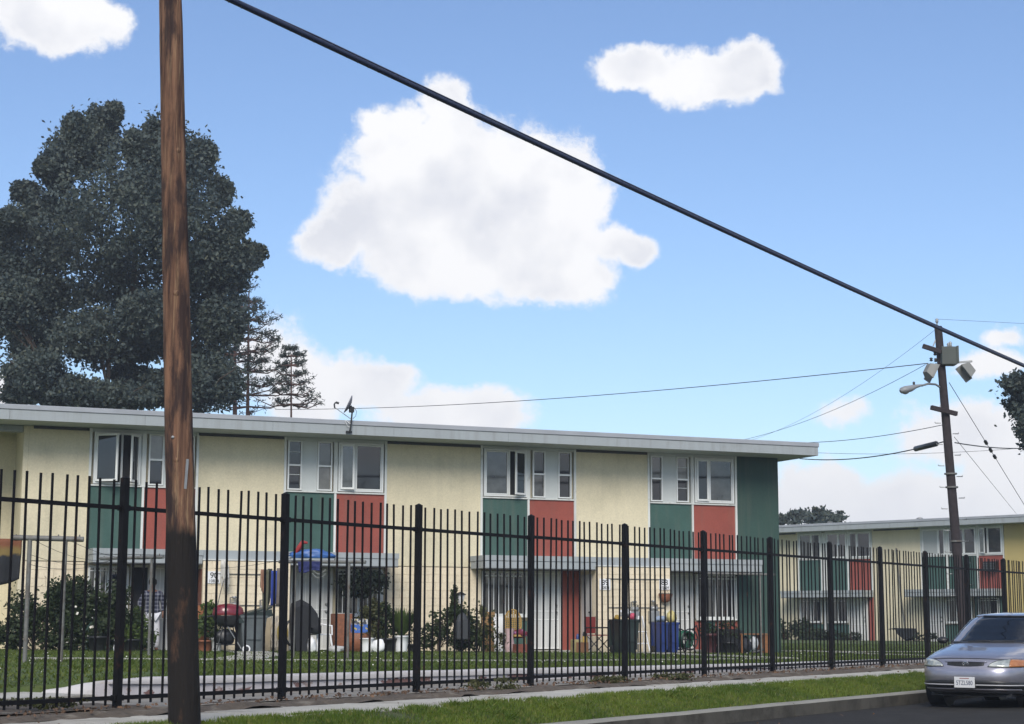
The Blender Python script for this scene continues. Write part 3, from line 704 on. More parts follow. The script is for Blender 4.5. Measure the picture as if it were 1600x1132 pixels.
def block_wall(B,x0,x1,y,z0,z1,m,th=.06,bw_=.40,bh=.20,off_=0):
    """courses of painted concrete block, each a piece of its own"""
    rows=int(round((z1-z0)/bh)); bh=(z1-z0)/rows; ncol=max(1,round((x1-x0)/bw_)); W_=(x1-x0)/ncol; j=.0045
    def get(w):
        k=(round(w,3),round(bh,3),m.name,th)
        if k not in blkm:
            c=.004;q=MB(); a,b=j/2,w-j/2; z=(j/2,bh-j/2)
            vs=[(a,0,z[0]),(b,0,z[0]),(b,0,z[1]),(a,0,z[1]),(a+c,-c,z[0]+c),(b-c,-c,z[0]+c),(b-c,-c,z[1]-c),(a+c,-c,z[1]-c),(a,th,z[0]),(b,th,z[0]),(b,th,z[1]),(a,th,z[1])]
            q.add(vs,[(4,5,6,7),(0,1,5,4),(1,2,6,5),(2,3,7,6),(3,0,4,7),(1,0,8,9),(2,1,9,10),(3,2,10,11),(0,3,11,8)])
            me=q.mesh('block'); me.materials.append(m); blkm[k]=me
        return blkm[k]
    for r in range(rows):
        z=z0+r*bh
        if r%2==0: xs=[(x0+i*W_,W_) for i in range(ncol)]
        else: xs=[(x0,W_/2)]+[(x0+W_/2+i*W_,W_) for i in range(ncol-1)]+[(x1-W_/2,W_/2)]
        for (x,w) in xs:
            o=link('block',get(w),None,B); o.location=(x,y+random.uniform(-.0015,.0015),z)
def canopy(B,x0,x1,yf=-1.05):
    c=MB().box(x0,x1,yf,-.005,2.57,2.76).build('canopy',M_fascia,B,bevel=.006)
    box('canopy_cap',x0-.015,x1+.015,yf-.02,-.005,2.765,2.90,M_fascia,c)
    box('drip_edge',x0,x1,yf+.0,yf+.03,2.545,2.568,M_dark,c)
def roof(B,xa,xb,yf=-1.2,yb=9.2,z0=5.85,z1=6.2,nb=7):
    box('soffit',xa+.03,xb-.03,yf+.03,yb-.03,z0+.0,z0+.02,M_soffit,B)
    L=(xb-xa)/nb
    for i in range(nb): box('fascia_board',xa+i*L+.002,xa+(i+1)*L-.002,yf,yf+.028,z0-.01,z1-.12,M_fascia,B,bevel=.003)
    box('fascia_board',xb-.028,xb,yf+.030,yb,z0-.01,z1-.12,M_fascia,B); box('fascia_board',xa,xa+.028,yf+.03,yb,z0-.01,z1-.12,M_fascia,B)
    q=MB().box(xa-.02,xb+.02,yf-.025,yf+.06,z1-.118,z1).box(xb-.06,xb+.02,yf+.062,yb,z1-.118,z1).box(xa-.02,xa+.06,yf+.062,yb,z1-.118,z1)
    q.build('roof_edge',M_cap,B,bevel=.012)
    box('roof',xa+.062,xb-.062,yf+.062,yb,z0+.03,z1-.04,M_roof,B)
def core(B,xa,xb,m,yb=8.,zb=-.3,rec=None):
    box('wall',rec if rec is not None else xa+.2,xb-.02,.121,yb,zb,5.84,m,B)
    if rec is not None: box('wall',xa+.2,rec-.003,1.621,yb,zb,5.84,m,B)
# -------- the near block
A=thing('apartment_building','long two storey apartment block with yellow walls and green and red panels behind the fence','building',B0,BROT)
GZ=.40; A.location.z=0
core(A,-24,13.1,M_yel,rec=-7.78)
roof(A,-24,13.72,nb=12)
# upper yellow walls, each with a dark vent slot along its head
for (a,b) in ((-7.68,-6.24),(-3.60,-1.37),(1.35,3.99),(6.75,8.95)):
    box('upper_wall',a,b,-.0,.12,2.62 if (a==1.35 or a<-7) else 2.9,5.845,M_yel,A)
    box('vent_slot',a+(.02 if a>-7 else .1),b-.02,-.03,-.002,5.775,5.845,M_dark,A)
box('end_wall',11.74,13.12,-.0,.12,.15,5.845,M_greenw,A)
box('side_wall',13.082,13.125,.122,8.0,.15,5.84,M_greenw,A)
# recess further left with its own lower roof beam
box('recess_wall',-24,-7.70,1.5,1.62,.1,5.84,M_yel,A); box('return_wall',-7.80,-7.683,.0,.118,.1,5.845,M_yel,A); box('return_wall',-7.80,-7.79,.122,1.49,.1,5.845,M_yel,A)
box('roof_beam',-24,-7.81,.05,.30,5.69,5.84,M_fascia,A)
for (a,b,gcol) in ((-6.2,-3.62,('green','red')),(-1.33,1.31,('green','red')),(4.03,6.71,('green','red')),(8.99,11.70,('green','red'))):
    mid=(a+b)/2
    for x in (a-.045,mid-.03,b-.0):
        box('trim_board',x,x+.06 if x!=mid-.03 else x+.055,-.025,.06,2.905,ZW0-.03,M_white,A)
    for x in (a-.045,b-.0): box('trim_board',x,x+.06,-.025,.06,ZW0-.028,5.845,M_white,A)
    box('sill_board',a+.02,b-.004,-.035,.05,ZW0-.055,ZW0-.02,M_white,A)
    box('head_board',a+.02,b-.004,-.01,.06,5.765,5.845,M_infill,A)
    box('panel',a+.017,mid-.033,.01,.06,2.9,ZW0-.058,M_green,A,label='green painted panel below the upstairs windows')
    box('panel',mid+.028,b-.003,.01,.06,2.9,ZW0-.058,M_red,A,label='red painted panel below the upstairs windows')
    box('window_post',mid-.05,mid+.05,-.015,.06,ZW0-.018,5.763,M_white,A)
def dh_pair(x0,x1,gl,blind=(0,0)):
    w=x1-x0
    double_hung(A,x0+.03,x0+.40,ZW0,ZW1,gl[0:2],blind[0])
    box('infill_panel',x0+.405,x1-.445,-.0,.06,ZW0-.018,5.763,M_infill,A)
    double_hung(A,x1-.44,x1-.05,ZW0,ZW1,gl[2:4],blind[1])
gA,gL=M_glass,M_glassl
# first pair: casements open / double hung
big_window(A,-6.13,-5.0,ZW0,ZW1,-5.46,(gA,gA),('L','R'),(38,52))
box('infill_panel',-4.985,-4.965,-.0,.06,ZW0-.018,5.763,M_infill,A)
dh_pair(-4.83,-3.62,(gA,M_curt,gA,gL))
# second: double hung / casement + fixed
dh_pair(-1.31,-.06,(gA,gA,M_curt,gL),(1,0))
big_window(A,.06,1.27,ZW0,ZW1,.50,(gL,gA),('L','fix'),(14,0))
# third: fixed + casement / double hung
big_window(A,4.08,5.32,ZW0,ZW1,4.80,(gL,gA),('fix','R'),(0,30))
dh_pair(5.46,6.68,(gL,gA,gA,gA))
# fourth
dh_pair(9.01,10.28,(gA,gL,gA,M_curt),(0,1))
big_window(A,10.42,11.66,ZW0,ZW1,10.86,(gA,gL),('L','fix'),(4,0))
# ground floor --------------------------------------------------
canopy(A,-6.22,-3.62); canopy(A,-1.44,1.36); canopy(A,3.72,6.86); canopy(A,9.06,11.92)
for (a,b) in ((-3.61,-1.45),(6.87,9.05)):          # projecting closets between the doors
    box('band_board',a,b,-1.03,-.005,2.69,2.90,M_fascia,A)
    block_wall(A,a,b,-1.10,.28,2.64,M_yblk)
    box('closet_core',a+.01,b-.01,-1.035,-.005,.2,2.65,M_yblk,A)
    box('closet_top',a-.01,b+.01,-1.125,-.006,2.652,2.685,M_white,A)
    q=MB()
    for k in range(2): q.tube([(a+.25,-1.125,2.33),(b-.15,-1.125,2.33)] if k==0 else [(a+.3,-1.125,1.58),(b-.2,-1.125,1.58)],.012,6)
    q.build('conduit',M_steel,A)
box('closet_door',-3.618,-3.611,-.98,-.10,.42,2.45,mat('brown_painted_door',(.16,.06,.035),.6,.15,8),A)
box('closet_door',6.852,6.858,-.80,-.15,.45,2.45,mat('pale_grey_door',(.46,.46,.45),.6,.05,6),A)
MB().lathe([(.02,0),(.03,.02),(.02,.05)],seg=8,M=Matrix.Translation((6.85,-.72,1.45))@Matrix.Rotation(R_(-90),4,'Y')).build('door_knob',M_bplastic,A)
block_wall(A,-7.68,-6.26,-.0,.2,2.6,M_yblk,.11)
block_wall(A,1.37,3.72,-.0,.2,2.6,M_yblk,.11)
box('ground_wall',3.72,4.02,-.0,.11,.2,2.57,M_yblk,A)
GZ0=.47
def under(x0,x1,cols):
    """painted panels under a ground floor window"""
    n=len(cols)
    for i,c in enumerate(cols):
        w0=x0+(x1-x0)*sum(k[1] for k in cols[:i]); w1=w0+(x1-x0)*c[1]
        box('lower_panel',w0+.003,w1-.003,.0,.06,.2,1.22,c[0],A)
barwin(A,-6.16,-5.2,1.30,2.52,7); under(-6.16,-5.2,[(M_green,1)])
door(A,-5.14,-4.66,GZ0,2.55,opened=True)
d_=door(A,-4.62,-3.80,GZ0,2.55)
box('lower_panel',-3.79,-3.62,0,.06,.2,2.56,M_red,A)
door(A,-1.14,-.04,GZ0,2.55); box('lower_panel',-1.44,-1.15,0,.06,.2,2.56,M_doorw,A)
barwin(A,.06,1.28,1.36,2.52,9); under(.06,1.28,[(M_green,1)])
barwin(A,4.05,5.34,1.36,2.52,9); under(4.05,5.34,[(M_green,1)])
door(A,5.42,6.34,GZ0,2.55); box('lower_panel',6.35,6.85,.0,.06,.2,2.56,M_red,A)
box('lower_panel',9.06,9.5,0,.06,.2,2.56,M_yblk,A)
door(A,9.52,10.34,GZ0,2.55)
barwin(A,10.42,11.66,1.30,2.52,8); under(10.36,11.72,[(M_red,.22),(M_green,.26),(M_red,.52)])
for (a,b) in ((-5.2,-3.7),(-1.2,.05),(5.3,6.8),(9.3,10.5)): box('doorstep',a,b,-.85,-.001,.2,.455,M_conc,A,bevel=.01)
# small wall fittings: gas meters
def meter(px,z,label,off=1.2):
    s=fx(px,off); t=thing('gas_meter',label,'gas meter',bw(s,-off,.42),BROT,'gas meters on the yellow closets')
    q=MB().box(-.13,.13,-.10,.08,z-.42,z-.12).lathe([(.09,0),(.12,.03),(.12,.10),(.06,.13)],c=(0,0,z-.12),seg=12)
    b_=q.build('meter_body',M_galv,t,bevel=.02)
    MB().tube([(-.10,0,z-.1),(-.10,0,z+.12),(0,.02,z+.14)],.018,6).build('inlet_pipe',M_steel,t)
    MB().tube([(.10,0,z-.1),(.10,0,z+.05),(.10,.0,-.1)],.018,6).build('riser_pipe',M_steel,t)
    MB().lathe([(.02,0),(.06,.01),(.06,.05),(.02,.06)],c=(0,0,z+.10),seg=10).build('regulator',M_galv,t)
meter(364,1.22,'grey gas meter directly behind the red barbecue lid'); meter(411,1.16,'grey gas meter above the slanted lid of the grey wheeled bin')
meter(992,1.18,'grey gas meter just right of the overfull dark green bin'); meter(1022,1.2,'grey gas meter above the left blue bin')
# number signs
def sign(px,z,main,sub,label,off=1.118):
    s=fx(px,off,905); t=thing('number_sign',label,'sign',bw(s,-off,z),BROT)
    box('sign_plate',-.16,.16,-.012,.0,-.14,.15,M_wplast,t)
    M1=Matrix.Translation((0,-.014,.045))@Matrix.Rotation(R_(90),4,'X')
    txt(main,.20,M_bplastic,t,M1); txt(sub,.10,M_bplastic,t,Matrix.Translation((0,-.014,-.085))@Matrix.Rotation(R_(90),4,'X'))
sign(334,2.24,'90','10834','white sign reading 90 on the closet wall right of the near pole')
sign(945,2.18,'89','10834','small white number sign just right of the third canopy end')
sign(1038,2.2,'88','10834','small white number sign above the hanging terracotta basket')
# -------- the far block
Bf=thing('apartment_building','distant yellow apartment block with green and red panels at the right behind the car','building',Q0,QROT)
dz=Q0.z-.42+.02; 
Bf.location.z=-.2
keepA=A
def far():
    global A
    A=Bf
    core(A,-14,20,M_yel)
    roof(A,-14.5,20.5,yf=-1.0,nb=8)
    for (a,b,m) in ((-14,-3.9,M_yel),(.64,3.38,M_yel),(7.87,20,M_ochre)):
        box('upper_wall',a,b,-.0,.12,.1,5.845,m,A)
        if m is M_yel: box('vent_slot',max(a,-6)+.1,b-.1,-.03,-.002,5.775,5.845,M_dark,A)
    bays=[(-3.84,-2.44,M_green,0),(-2.13,-.84,M_green,1),(-.78,.58,M_red,2),(3.43,4.78,M_green,3),(4.86,6.44,M_green,4),(6.5,7.81,M_red,5)]
    for (a,b,m,k) in bays:
        box('panel',a+.02,b-.02,.01,.06,2.9,ZW0-.058,m,A,label='%s painted panel of the distant block'%('red' if m is M_red else 'green'))
        box('trim_board',a-.04,a+.018,-.025,.06,2.9,5.845,M_white,A); box('trim_board',b-.018,b+.04,-.026,.06,2.9,5.845,M_white,A)
        box('sill_board',a+.02,b-.02,-.035,.05,ZW0-.055,ZW0-.02,M_white,A); box('head_board',a+.02,b-.02,-.01,.06,5.765,5.845,M_infill,A)
        if k==2: big_window(A,a+.04,b-.04,ZW0,ZW1,a+.52,(M_glassl,M_glass),('fix','fix'),(0,0))
        elif k==5: big_window(A,a+.04,b-.04,ZW0,ZW1,a+.5,(M_glassl,M_glassl),('L','fix'),(20,0))
        elif k==3: big_window(A,a+.04,b-.04,ZW0,ZW1,a+.95,(mat('white_curtain_glass',(.38,.40,.39),.3),M_glass),('fix','fix'),(0,0))
        else: big_window(A,a+.04,b-.04,ZW0,ZW1,(a+b)/2+.1,(M_glassl,M_glassl) if k!=4 else (M_glass,M_glass),('fix','fix'),(0,0))
    box('post_infill',-2.40,-2.16,0,.06,.2,5.8,M_white,A)
    canopy(A,-4.3,.62,-.95); canopy(A,3.05,7.9,-.95)
    barwin(A,-3.8,-2.5,1.36,2.52,6); under2=[(-3.84,-2.42,M_green),(-2.13,-.86,M_green)]
    barwin(A,-2.1,-.9,1.36,2.52,6)
    for a,b,m in under2: box('lower_panel',a,b,0,.06,.2,1.25,m,A)
    door(A,-.82,.28,.45,2.55); box('lower_panel',.29,.62,.0,.06,.2,2.56,M_red,A)
    door(A,3.5,4.6,.45,2.55); barwin(A,4.7,6.1,1.36,2.52,7); box('lower_panel',4.62,6.2,0,.06,.2,1.25,M_green,A)
    box('lower_panel',6.22,7.86,0,.06,.2,2.56,M_green,A)
    barwin(A,6.5,7.5,1.4,2.5,5,-.061)
    # window air conditioner with a rag over it
    q=box('air_conditioner',6.95,7.55,-.38,.0,3.75,4.15,M_bplastic,A,bevel=.02)
    for k in range(4): box('louvre',6.98,7.52,-.392,-.382,3.80+k*.08,3.83+k*.08,M_grey,q)
    for x in (2.6,9.4,13): MB().lathe([(.12,0),(.12,.18),(.16,.19),(.16,.24),(.02,.28)],c=(x,1.2,6.15),seg=10).build('roof_vent',M_galv,A)
    MB().lathe([(.1,0),(.1,.16),(.14,.17),(.14,.22)],c=(-2.3,.6,6.15),seg=10).build('roof_vent',M_galv,A)
    q=MB().tube([(2.05,-.06,4.9),(2.3,-.12,2.4),(2.55,-.1,.3)],.035,6); q.build('downpipe',M_steel,A)
far(); A=keepA
# ================================================================ car
def paint():
    m=bpy.data.materials.new('lavender_grey_metallic_paint'); m.use_nodes=True; t=m.node_tree; h=G(t); b=t.nodes['Principled BSDF']
    pos=h.n('ShaderNodeNewGeometry').outputs['Position']
    c=h.mix(h.mr(h.noise(pos,3,5,.6),.3,.7),(.32,.32,.375),(.36,.355,.41))
    s=h.n('ShaderNodeSeparateXYZ'); h.put(s.inputs[0],pos)
    road_dust=h.m('MULTIPLY',h.mr(s.outputs[2],.62,.25),h.mr(h.noise(pos,7,6,.7),.35,.65,.1,.6))
    c=h.mix(road_dust,c,(.20,.18,.165))
    h.put(b.inputs['Base Color'],c); b.inputs['Metallic'].default_value=.75; b.inputs['Roughness'].default_value=.33
    b.inputs['Coat Weight'].default_value=1.0; b.inputs['Coat Roughness'].default_value=.04; return m
M_car=paint()
M_cglass=bpy.data.materials.new('tinted_car_glass'); M_cglass.use_nodes=True
t=M_cglass.node_tree; h=G(t); b=t.nodes['Principled BSDF']; b.inputs['Base Color'].default_value=(.01,.013,.018,1); b.inputs['Roughness'].default_value=.03; b.inputs['Specular IOR Level'].default_value=1.0
tr=h.n('ShaderNodeBsdfTransparent'); tr.inputs[0].default_value=(.42,.47,.50,1)
mx=h.n('ShaderNodeMixShader'); mx.inputs[0].default_value=.32; h.put(mx.inputs[1],b.outputs[0]); h.put(mx.inputs[2],tr.outputs[0]); h.put(t.nodes['Material Output'].inputs[0],mx.outputs[0])
M_lamp=bpy.data.materials.new('clear_headlamp_lens'); M_lamp.use_nodes=True
t=M_lamp.node_tree; h=G(t); b=t.nodes['Principled BSDF']; pos=h.n('ShaderNodeNewGeometry').outputs['Position']
h.put(b.inputs['Base Color'],h.mix(h.mr(h.noise(pos,9,3),.4,.6),(.30,.33,.31),(.52,.54,.50))); b.inputs['Roughness'].default_value=.12; b.inputs['Metallic'].default_value=.35; b.inputs['Coat Weight'].default_value=1
M_amber=mat('amber_lens',(.36,.14,.045),.2,.15,20,coat=.8)
M_chrome=mat('chrome',(.6,.6,.6),.15,metal=1.)
car=thing('parked_car','lavender grey sedan parked at the kerb at the right edge','car',uv(26.95,8.77,.012)); car.rotation_euler=(0,R_(-.6),math.atan2(-U.y,-U.x))
def itp(x,tab):
    if x<=tab[0][0]: return tab[0][1]
    for (a,b) in zip(tab[:-1],tab[1:]):
        if x<=b[0]:
            t_=(x-a[0])/(b[0]-a[0]); t_=t_*t_*(3-2*t_)*.35+t_*.65; return a[1]+(b[1]-a[1])*t_
    return tab[-1][1]
XF=[(.16,1.98),(.22,2.12),(.30,2.19),(.38,2.215),(.46,2.22),(.54,2.205),(.58,2.165),(.66,2.12),(.70,2.06),(.74,1.96),(.79,1.76),(.84,1.50),(.89,1.22),(.93,.98),(.96,.80)]
XR=[(.16,-2.05),(.22,-2.12),(.34,-2.2),(.55,-2.2),(.70,-2.15),(.85,-2.10),(.93,-2.02),(.965,-1.72)]
WD=[(.16,.74),(.22,.80),(.30,.835),(.45,.845),(.60,.85),(.72,.845),(.80,.83),(.86,.80),(.92,.765),(.96,.74)]
def sec(z,t,off=0):
    """lower body: horizontal slice outline, t in degrees from the nose towards the left side"""
    xf,xr,w=itp(z,XF),itp(z,XR),itp(z,WD)
    a=R_(t); c,s=math.cos(a),math.sin(a)
    n=4.6
    xm=-.2; L=(xf-xm) if c>=0 else (xm-xr)
    r=(abs(c)**n+abs(s)**n)**(-1/n)
    x=xm+c*r*L; y=s*r*w
    if off:
        nx,ny=c*w,s*L; l=math.hypot(nx,ny); x+=off*nx/l; y+=off*ny/l
    return x,y
def side_t(y,z):   # angle at which the nose outline reaches lateral position y
    lo,hi=0.,89.9
    for _ in range(30):
        mid=(lo+hi)/2
        if sec(z,mid)[1]<abs(y): lo=mid
        else: hi=mid
    return lo*(1 if y>=0 else -1)
zs=[.16,.19,.22,.26,.30,.34,.38,.42,.46,.50,.54,.57,.60,.63,.66,.69,.71,.73,.75,.77,.79,.81,.83,.85,.87,.89,.91,.93,.945,.96]
NT=144
vs=[];fs=[]
for z in zs:
    for k in range(NT):
        x,y=sec(z,360*k/NT); 
        # hood crown : lift the centre a touch, pull the shoulders down
        vs.append((x,y,z+ (0 if z<.66 else -.035*(abs(y)/.8)**3*min(1,(z-.66)/.1))))
n=len(zs)
fs=[(i*NT+k,i*NT+(k+1)%NT,(i+1)*NT+(k+1)%NT,(i+1)*NT+k) for i in range(n-1) for k in range(NT)]
fs.append(tuple(range(NT))[::-1]); fs.append(tuple((n-1)*NT+k for k in range(NT)))
bm=bmesh.new(); me=bpy.data.meshes.new('body'); me.from_pydata(vs,[],fs); me.update()
body=link('body',me,M_car,car)
for p in me.polygons: p.use_smooth=True
cutters=[]
for wx in (1.33,-1.13):
    for sy in (1,-1):
        q=MB().lathe([(.335,0),(.335,.34)],seg=40,M=Matrix.Translation((wx,sy*.95,.30))@Matrix.Rotation(R_(90*sy),4,'X'))
        c=link('cutter',q.mesh('cutter')); c.parent=car; cutters.append(c)
        md=body.modifiers.new('arch','BOOLEAN'); md.operation='DIFFERENCE'; md.object=c; md.solver='EXACT'
bpy.context.view_layer.update()
dg=bpy.context.evaluated_depsgraph_get(); nm_=bpy.data.meshes.new_from_object(body.evaluated_get(dg)); body.modifiers.clear(); body.data=nm_
for c in cutters: bpy.data.objects.remove(c)
try: nm_.set_sharp_from_angle(angle=R_(38))
except Exception: pass
def patch(name,f,z0,z1,t0,t1,nz_,nt_,m,par,off=.004,thick=0):
    vs=[]
    for i in range(nz_+1):
        for k in range(nt_+1):
            a=k/nt_; b_=i/nz_; vs.append(f(z0,z1,t0,t1,a,b_,off))
    fs=[(i*(nt_+1)+k,i*(nt_+1)+k+1,(i+1)*(nt_+1)+k+1,(i+1)*(nt_+1)+k) for i in range(nz_) for k in range(nt_)]
    q=MB().add(vs,fs,True); o=q.build(name,m,par)
    md=o.modifiers.new('solid','SOLIDIFY'); md.thickness=.006; md.offset=1
    return o
def crown(x,y,z): return (x,y,z+(0 if z<.66 else -.035*(abs(y)/.8)**3*min(1,(z-.66)/.1)))
def nose(y0,y1,zlo,zhi,name,m,par,off=.006,nn=18,nzz=5):
    """patch on the nose between lateral positions, zlo/zhi functions of y"""
    vs=[]
    for i in range(nzz+1):
        for k in range(nn+1):
            y=y0+(y1-y0)*k/nn; a=i/nzz; z=zlo(y)+(zhi(y)-zlo(y))*a; x,yy=sec(z,side_t(y,z),off); vs.append(crown(x,yy,z))
    fs=[(i*(nn+1)+k,i*(nn+1)+k+1,(i+1)*(nn+1)+k+1,(i+1)*(nn+1)+k) for i in range(nzz) for k in range(nn)]
    o=MB().add(vs,fs,True).build(name,m,par); md=o.modifiers.new('solid','SOLIDIFY'); md.thickness=.008; md.offset=0; return o
# headlights: almond shapes wrapping into the wings
for s_ in (1,-1):
    lo_=lambda y:.575+.012*abs(abs(y)-.55)/.3
    hi_=lambda y:.585+.105*max(0,math.sin(math.pi*min(1,max(0,(abs(y)-.33)/.62)))**.55) if abs(y)>.33 else .58
    k_=.60 if s_>0 else .77
    L_=nose(s_*.335,s_*k_,lo_,hi_,'headlight',M_lamp,car,.008)
    nose(s_*(k_+.002),s_*.842,lo_,lambda y:max(lo_(y)+.012,hi_(y)-.0*y),'turn_signal',M_amber,L_,.009)
    nose(s_*.325,s_*.835,lambda y:hi_(y),lambda y:hi_(y)+.007,'headlight_seal',M_bplastic,L_,.007,nzz=1)
    nose(s_*.325,s_*.84,lambda y:lo_(y)-.008,lambda y:lo_(y),'headlight_seal',M_bplastic,L_,.007,nzz=1)
gr=nose(-.27,.27,lambda y:.598-.018*(1-(y/.27)**2),lambda y:.640-.006*(y/.27)**2,'grille',M_bplastic,car,.004)
nose(-.30,.30,lambda y:.645-.006*(y/.27)**2,lambda y:.660-.006*(y/.27)**2,'grille_trim',M_car,gr,.012,nzz=1)
for zc in (.600,.612,.624): nose(-.22,.22,lambda y:zc,lambda y:zc+.004,'grille_slat',M_bplastic,gr,.008,nzz=1)
x,y=sec(.618,0); 
em=MB()
M1=Matrix.Translation((x+.015,0,.618))@Matrix.Rotation(R_(90),4,'Y')
ring=[Vector((.028*math.cos(a),.042*math.sin(a),0)) for a in [2*math.pi*k/24 for k in range(25)]]
em.tube([M1@p for p in ring],.005,5,False)
ring=[Vector((.026*math.cos(a),.013*math.sin(a),0)) for a in [2*math.pi*k/24 for k in range(25)]]
em.tube([M1@p for p in ring],.004,5,False)
ring=[Vector((.010*math.cos(a)-.014,.028*math.sin(a),0)) for a in [2*math.pi*k/24 for k in range(25)]]
em.tube([M1@p for p in ring],.004,5,False); em.build('emblem',M_chrome,gr)
# hood shut line
nose(-.80,.80,lambda y:.688-.012*(y/.8)**2,lambda y:.694-.012*(y/.8)**2,'hood_gap',M_bplastic,car,.002,36,1)
# bumper: recess line, intake, lower lip strip
bp=nose(-.74,.74,lambda y:.262,lambda y:.388-.03*(abs(y)/.74)**2,'air_intake',M_bplastic,car,.003,36,3)
nose(-.80,.80,lambda y:.308-.0*y,lambda y:.324,'bumper_strip',mat('pale_bumper_strip',(.42,.42,.44),.4),bp,.014,36,1)
nose(-.70,.70,lambda y:.232,lambda y:.262,'bumper_lip',M_car,bp,.012,36,2)
nose(-.80,.80,lambda y:.18,lambda y:.215,'chin_valance',M_bplastic,bp,.003,36,1)
# plate
x,_=sec(.33,0); pl=box('license_plate',x+.018,x+.026,-.153,.153,.275,.430,mat('white_plate',(.55,.56,.57),.5),car,bevel=.004)
Mp=Matrix.Translation((x+.027,0,.343))@Matrix.Rotation(R_(90),4,'Z')@Matrix.Rotation(R_(90),4,'X')
txt('5TZL580',.082,mat('plate_blue',(.02,.035,.09),.6),pl,Mp@Matrix.Scale(.80,4,(1,0,0))@Matrix.Scale(1.1,4,(0,1,0)),ext=.001)
box('plate_header',x+.0262,x+.0272,-.07,.07,.403,.415,mat('plate_red',(.25,.10,.10),.6),pl)
box('plate_frame',x+.014,x+.0175,-.16,.16,.269,.437,M_bplastic,pl)
# greenhouse ----------------------------------------------------
GF=[(.90,1.06),(.95,.96),(1.05,.77),(1.15,.585),(1.25,.40),(1.31,.27),(1.345,.13),(1.37,-.10),(1.385,-.4)]
GR=[(.90,-1.90),(.95,-1.80),(1.05,-1.65),(1.15,-1.50),(1.25,-1.33),(1.31,-1.18),(1.345,-1.05),(1.37,-.85),(1.385,-.55)]
GW=[(.90,.80),(.95,.785),(1.05,.75),(1.15,.71),(1.25,.66),(1.31,.61),(1.345,.56),(1.37,.42),(1.385,.18)]
def gsec(z,t,off=0):
    xf,xr,w=itp(z,GF),itp(z,GR),itp(z,GW); a=R_(t); c,s=math.cos(a),math.sin(a); n=5.5; xm=-.3
    L=(xf-xm) if c>=0 else (xm-xr); r=(abs(c)**n+abs(s)**n)**(-1/n)
    # windscreen bows gently forward at its centre
    x=xm+c*r*L; y=s*r*w
    if c>0: x-=.10*(abs(y)/w)**2*min(1,max(0,(c-.3)*3))
    nx,ny=c*w,s*L; l=math.hypot(nx,ny) or 1
    return x+off*nx/l,y+off*ny/l,z+off*.4
def gpatch(name,z0,z1,t0,t1,m,par,off=0,nz_=10,nt_=16,th=.008):
    return patch(name,lambda z0,z1,t0,t1,a,b_,o:gsec(z0+(z1-z0)*b_,t0+(t1-t0)*a,o),z0,z1,t0,t1,nz_,nt_,m,par,off)
ws=gpatch('windshield',.925,1.322,-33,33,M_cglass,car,0,12,24)
gpatch('rear_window',.97,1.30,148,212,M_cglass,car,0,8,16)
for s_ in (1,-1):
    sw=gpatch('side_window',.95,1.30,s_*42,s_*95,M_cglass,car,0,8,14); gpatch('side_window',.95,1.30,s_*98,s_*138,M_cglass,car,0,8,12)
    gpatch('pillar',.90,1.33,s_*33,s_*41,M_car,car,.006,10,4); gpatch('pillar',.90,1.33,s_*95,s_*98,M_bplastic,car,.004,10,2); gpatch('pillar',.90,1.33,s_*138,s_*149,M_car,car,.006,10,4)
    gpatch('belt_trim',.93,.952,s_*42,s_*138,M_bplastic,car,.008,1,20)
    # seam lines for doors
    for wx in (.86,-.22,-1.15): 
        MB().box(wx-.003,wx+.003,s_*.848-.003,s_*.848+.003,.32,.84).build('door_seam',M_bplastic,car)
    for wx in (-.1,-1.02): MB().box(wx-.07,wx+.07,s_*.845,s_*.865,.79,.815).build('door_handle',M_car,car,bevel=.005)
    q=MB().lathe([(.01,-.06),(.09,-.05),(.105,.0),(.09,.05),(.02,.07)],seg=14,M=Matrix.Translation((.70,s_*.865,.95))@Matrix.Rotation(R_(90),4,'Y')@Matrix.Scale(.85,4)@Matrix.Scale(.62,4,(1,0,0)))
    q.box(.66,.74,min(s_*.78,s_*.86),max(s_*.78,s_*.86),.955,.98); q.build('side_mirror',M_bplastic,car)
gpatch('roof_panel',1.325,1.3855,0,360,M_car,car,.003,8,60)
gpatch('roof_seal',1.318,1.328,-33,33,M_bplastic,ws,.008,1,24)
gpatch('cowl',.905,.93,-38,38,M_bplastic,car,.012,1,24)
for y0,y1 in ((-.62,-.02),(.02,.60)):
    MB().tube([gsec(.925,side_t(0,.9)+(y0*38),.02),gsec(.935,y1*38,.024)],.010,5).build('wiper',M_bplastic,car)
# interior
M_int=mat('dark_interior_cloth',(.03,.032,.04),.9)
box('dashboard',.45,.93,-.66,.66,.80,.935,M_int,car,bevel=.03)
box('cabin_floor',-1.7,.9,-.7,.7,.5,.52,M_int,car)
for y in (-.36,.36):
    q=MB().box(-.45,.05,y-.24,y+.24,.55,.75).box(-.58,-.42,y-.24,y+.24,.6,1.12).box(-.56,-.46,y-.12,y+.12,1.15,1.30); q.build('seat',M_int,car,bevel=.04)
box('seat',-1.3,-1.15,-.6,.6,.6,1.08,M_int,car,bevel=.04)
box('rear_mirror',.33,.36,-.11,.11,1.205,1.27,M_grey,car,bevel=.012)
MB().tube([(.30,0,.95),(.33,.0,1.21)],.004,4).build('mirror_pendant',mat('beige_cord',(.4,.36,.25),.8),car)
ring=[Vector((.35,.36,.98))+Vector((.04*math.sin(a),.18*math.cos(a),.16*math.sin(a))) for a in [2*math.pi*k/24 for k in range(25)]]
MB().tube(ring,.014,6,False).build('steering_wheel',M_bplastic,car)
MB().box(-.75,-.70,-.2,.2,.8,1.0).build('parcel',M_int,car)
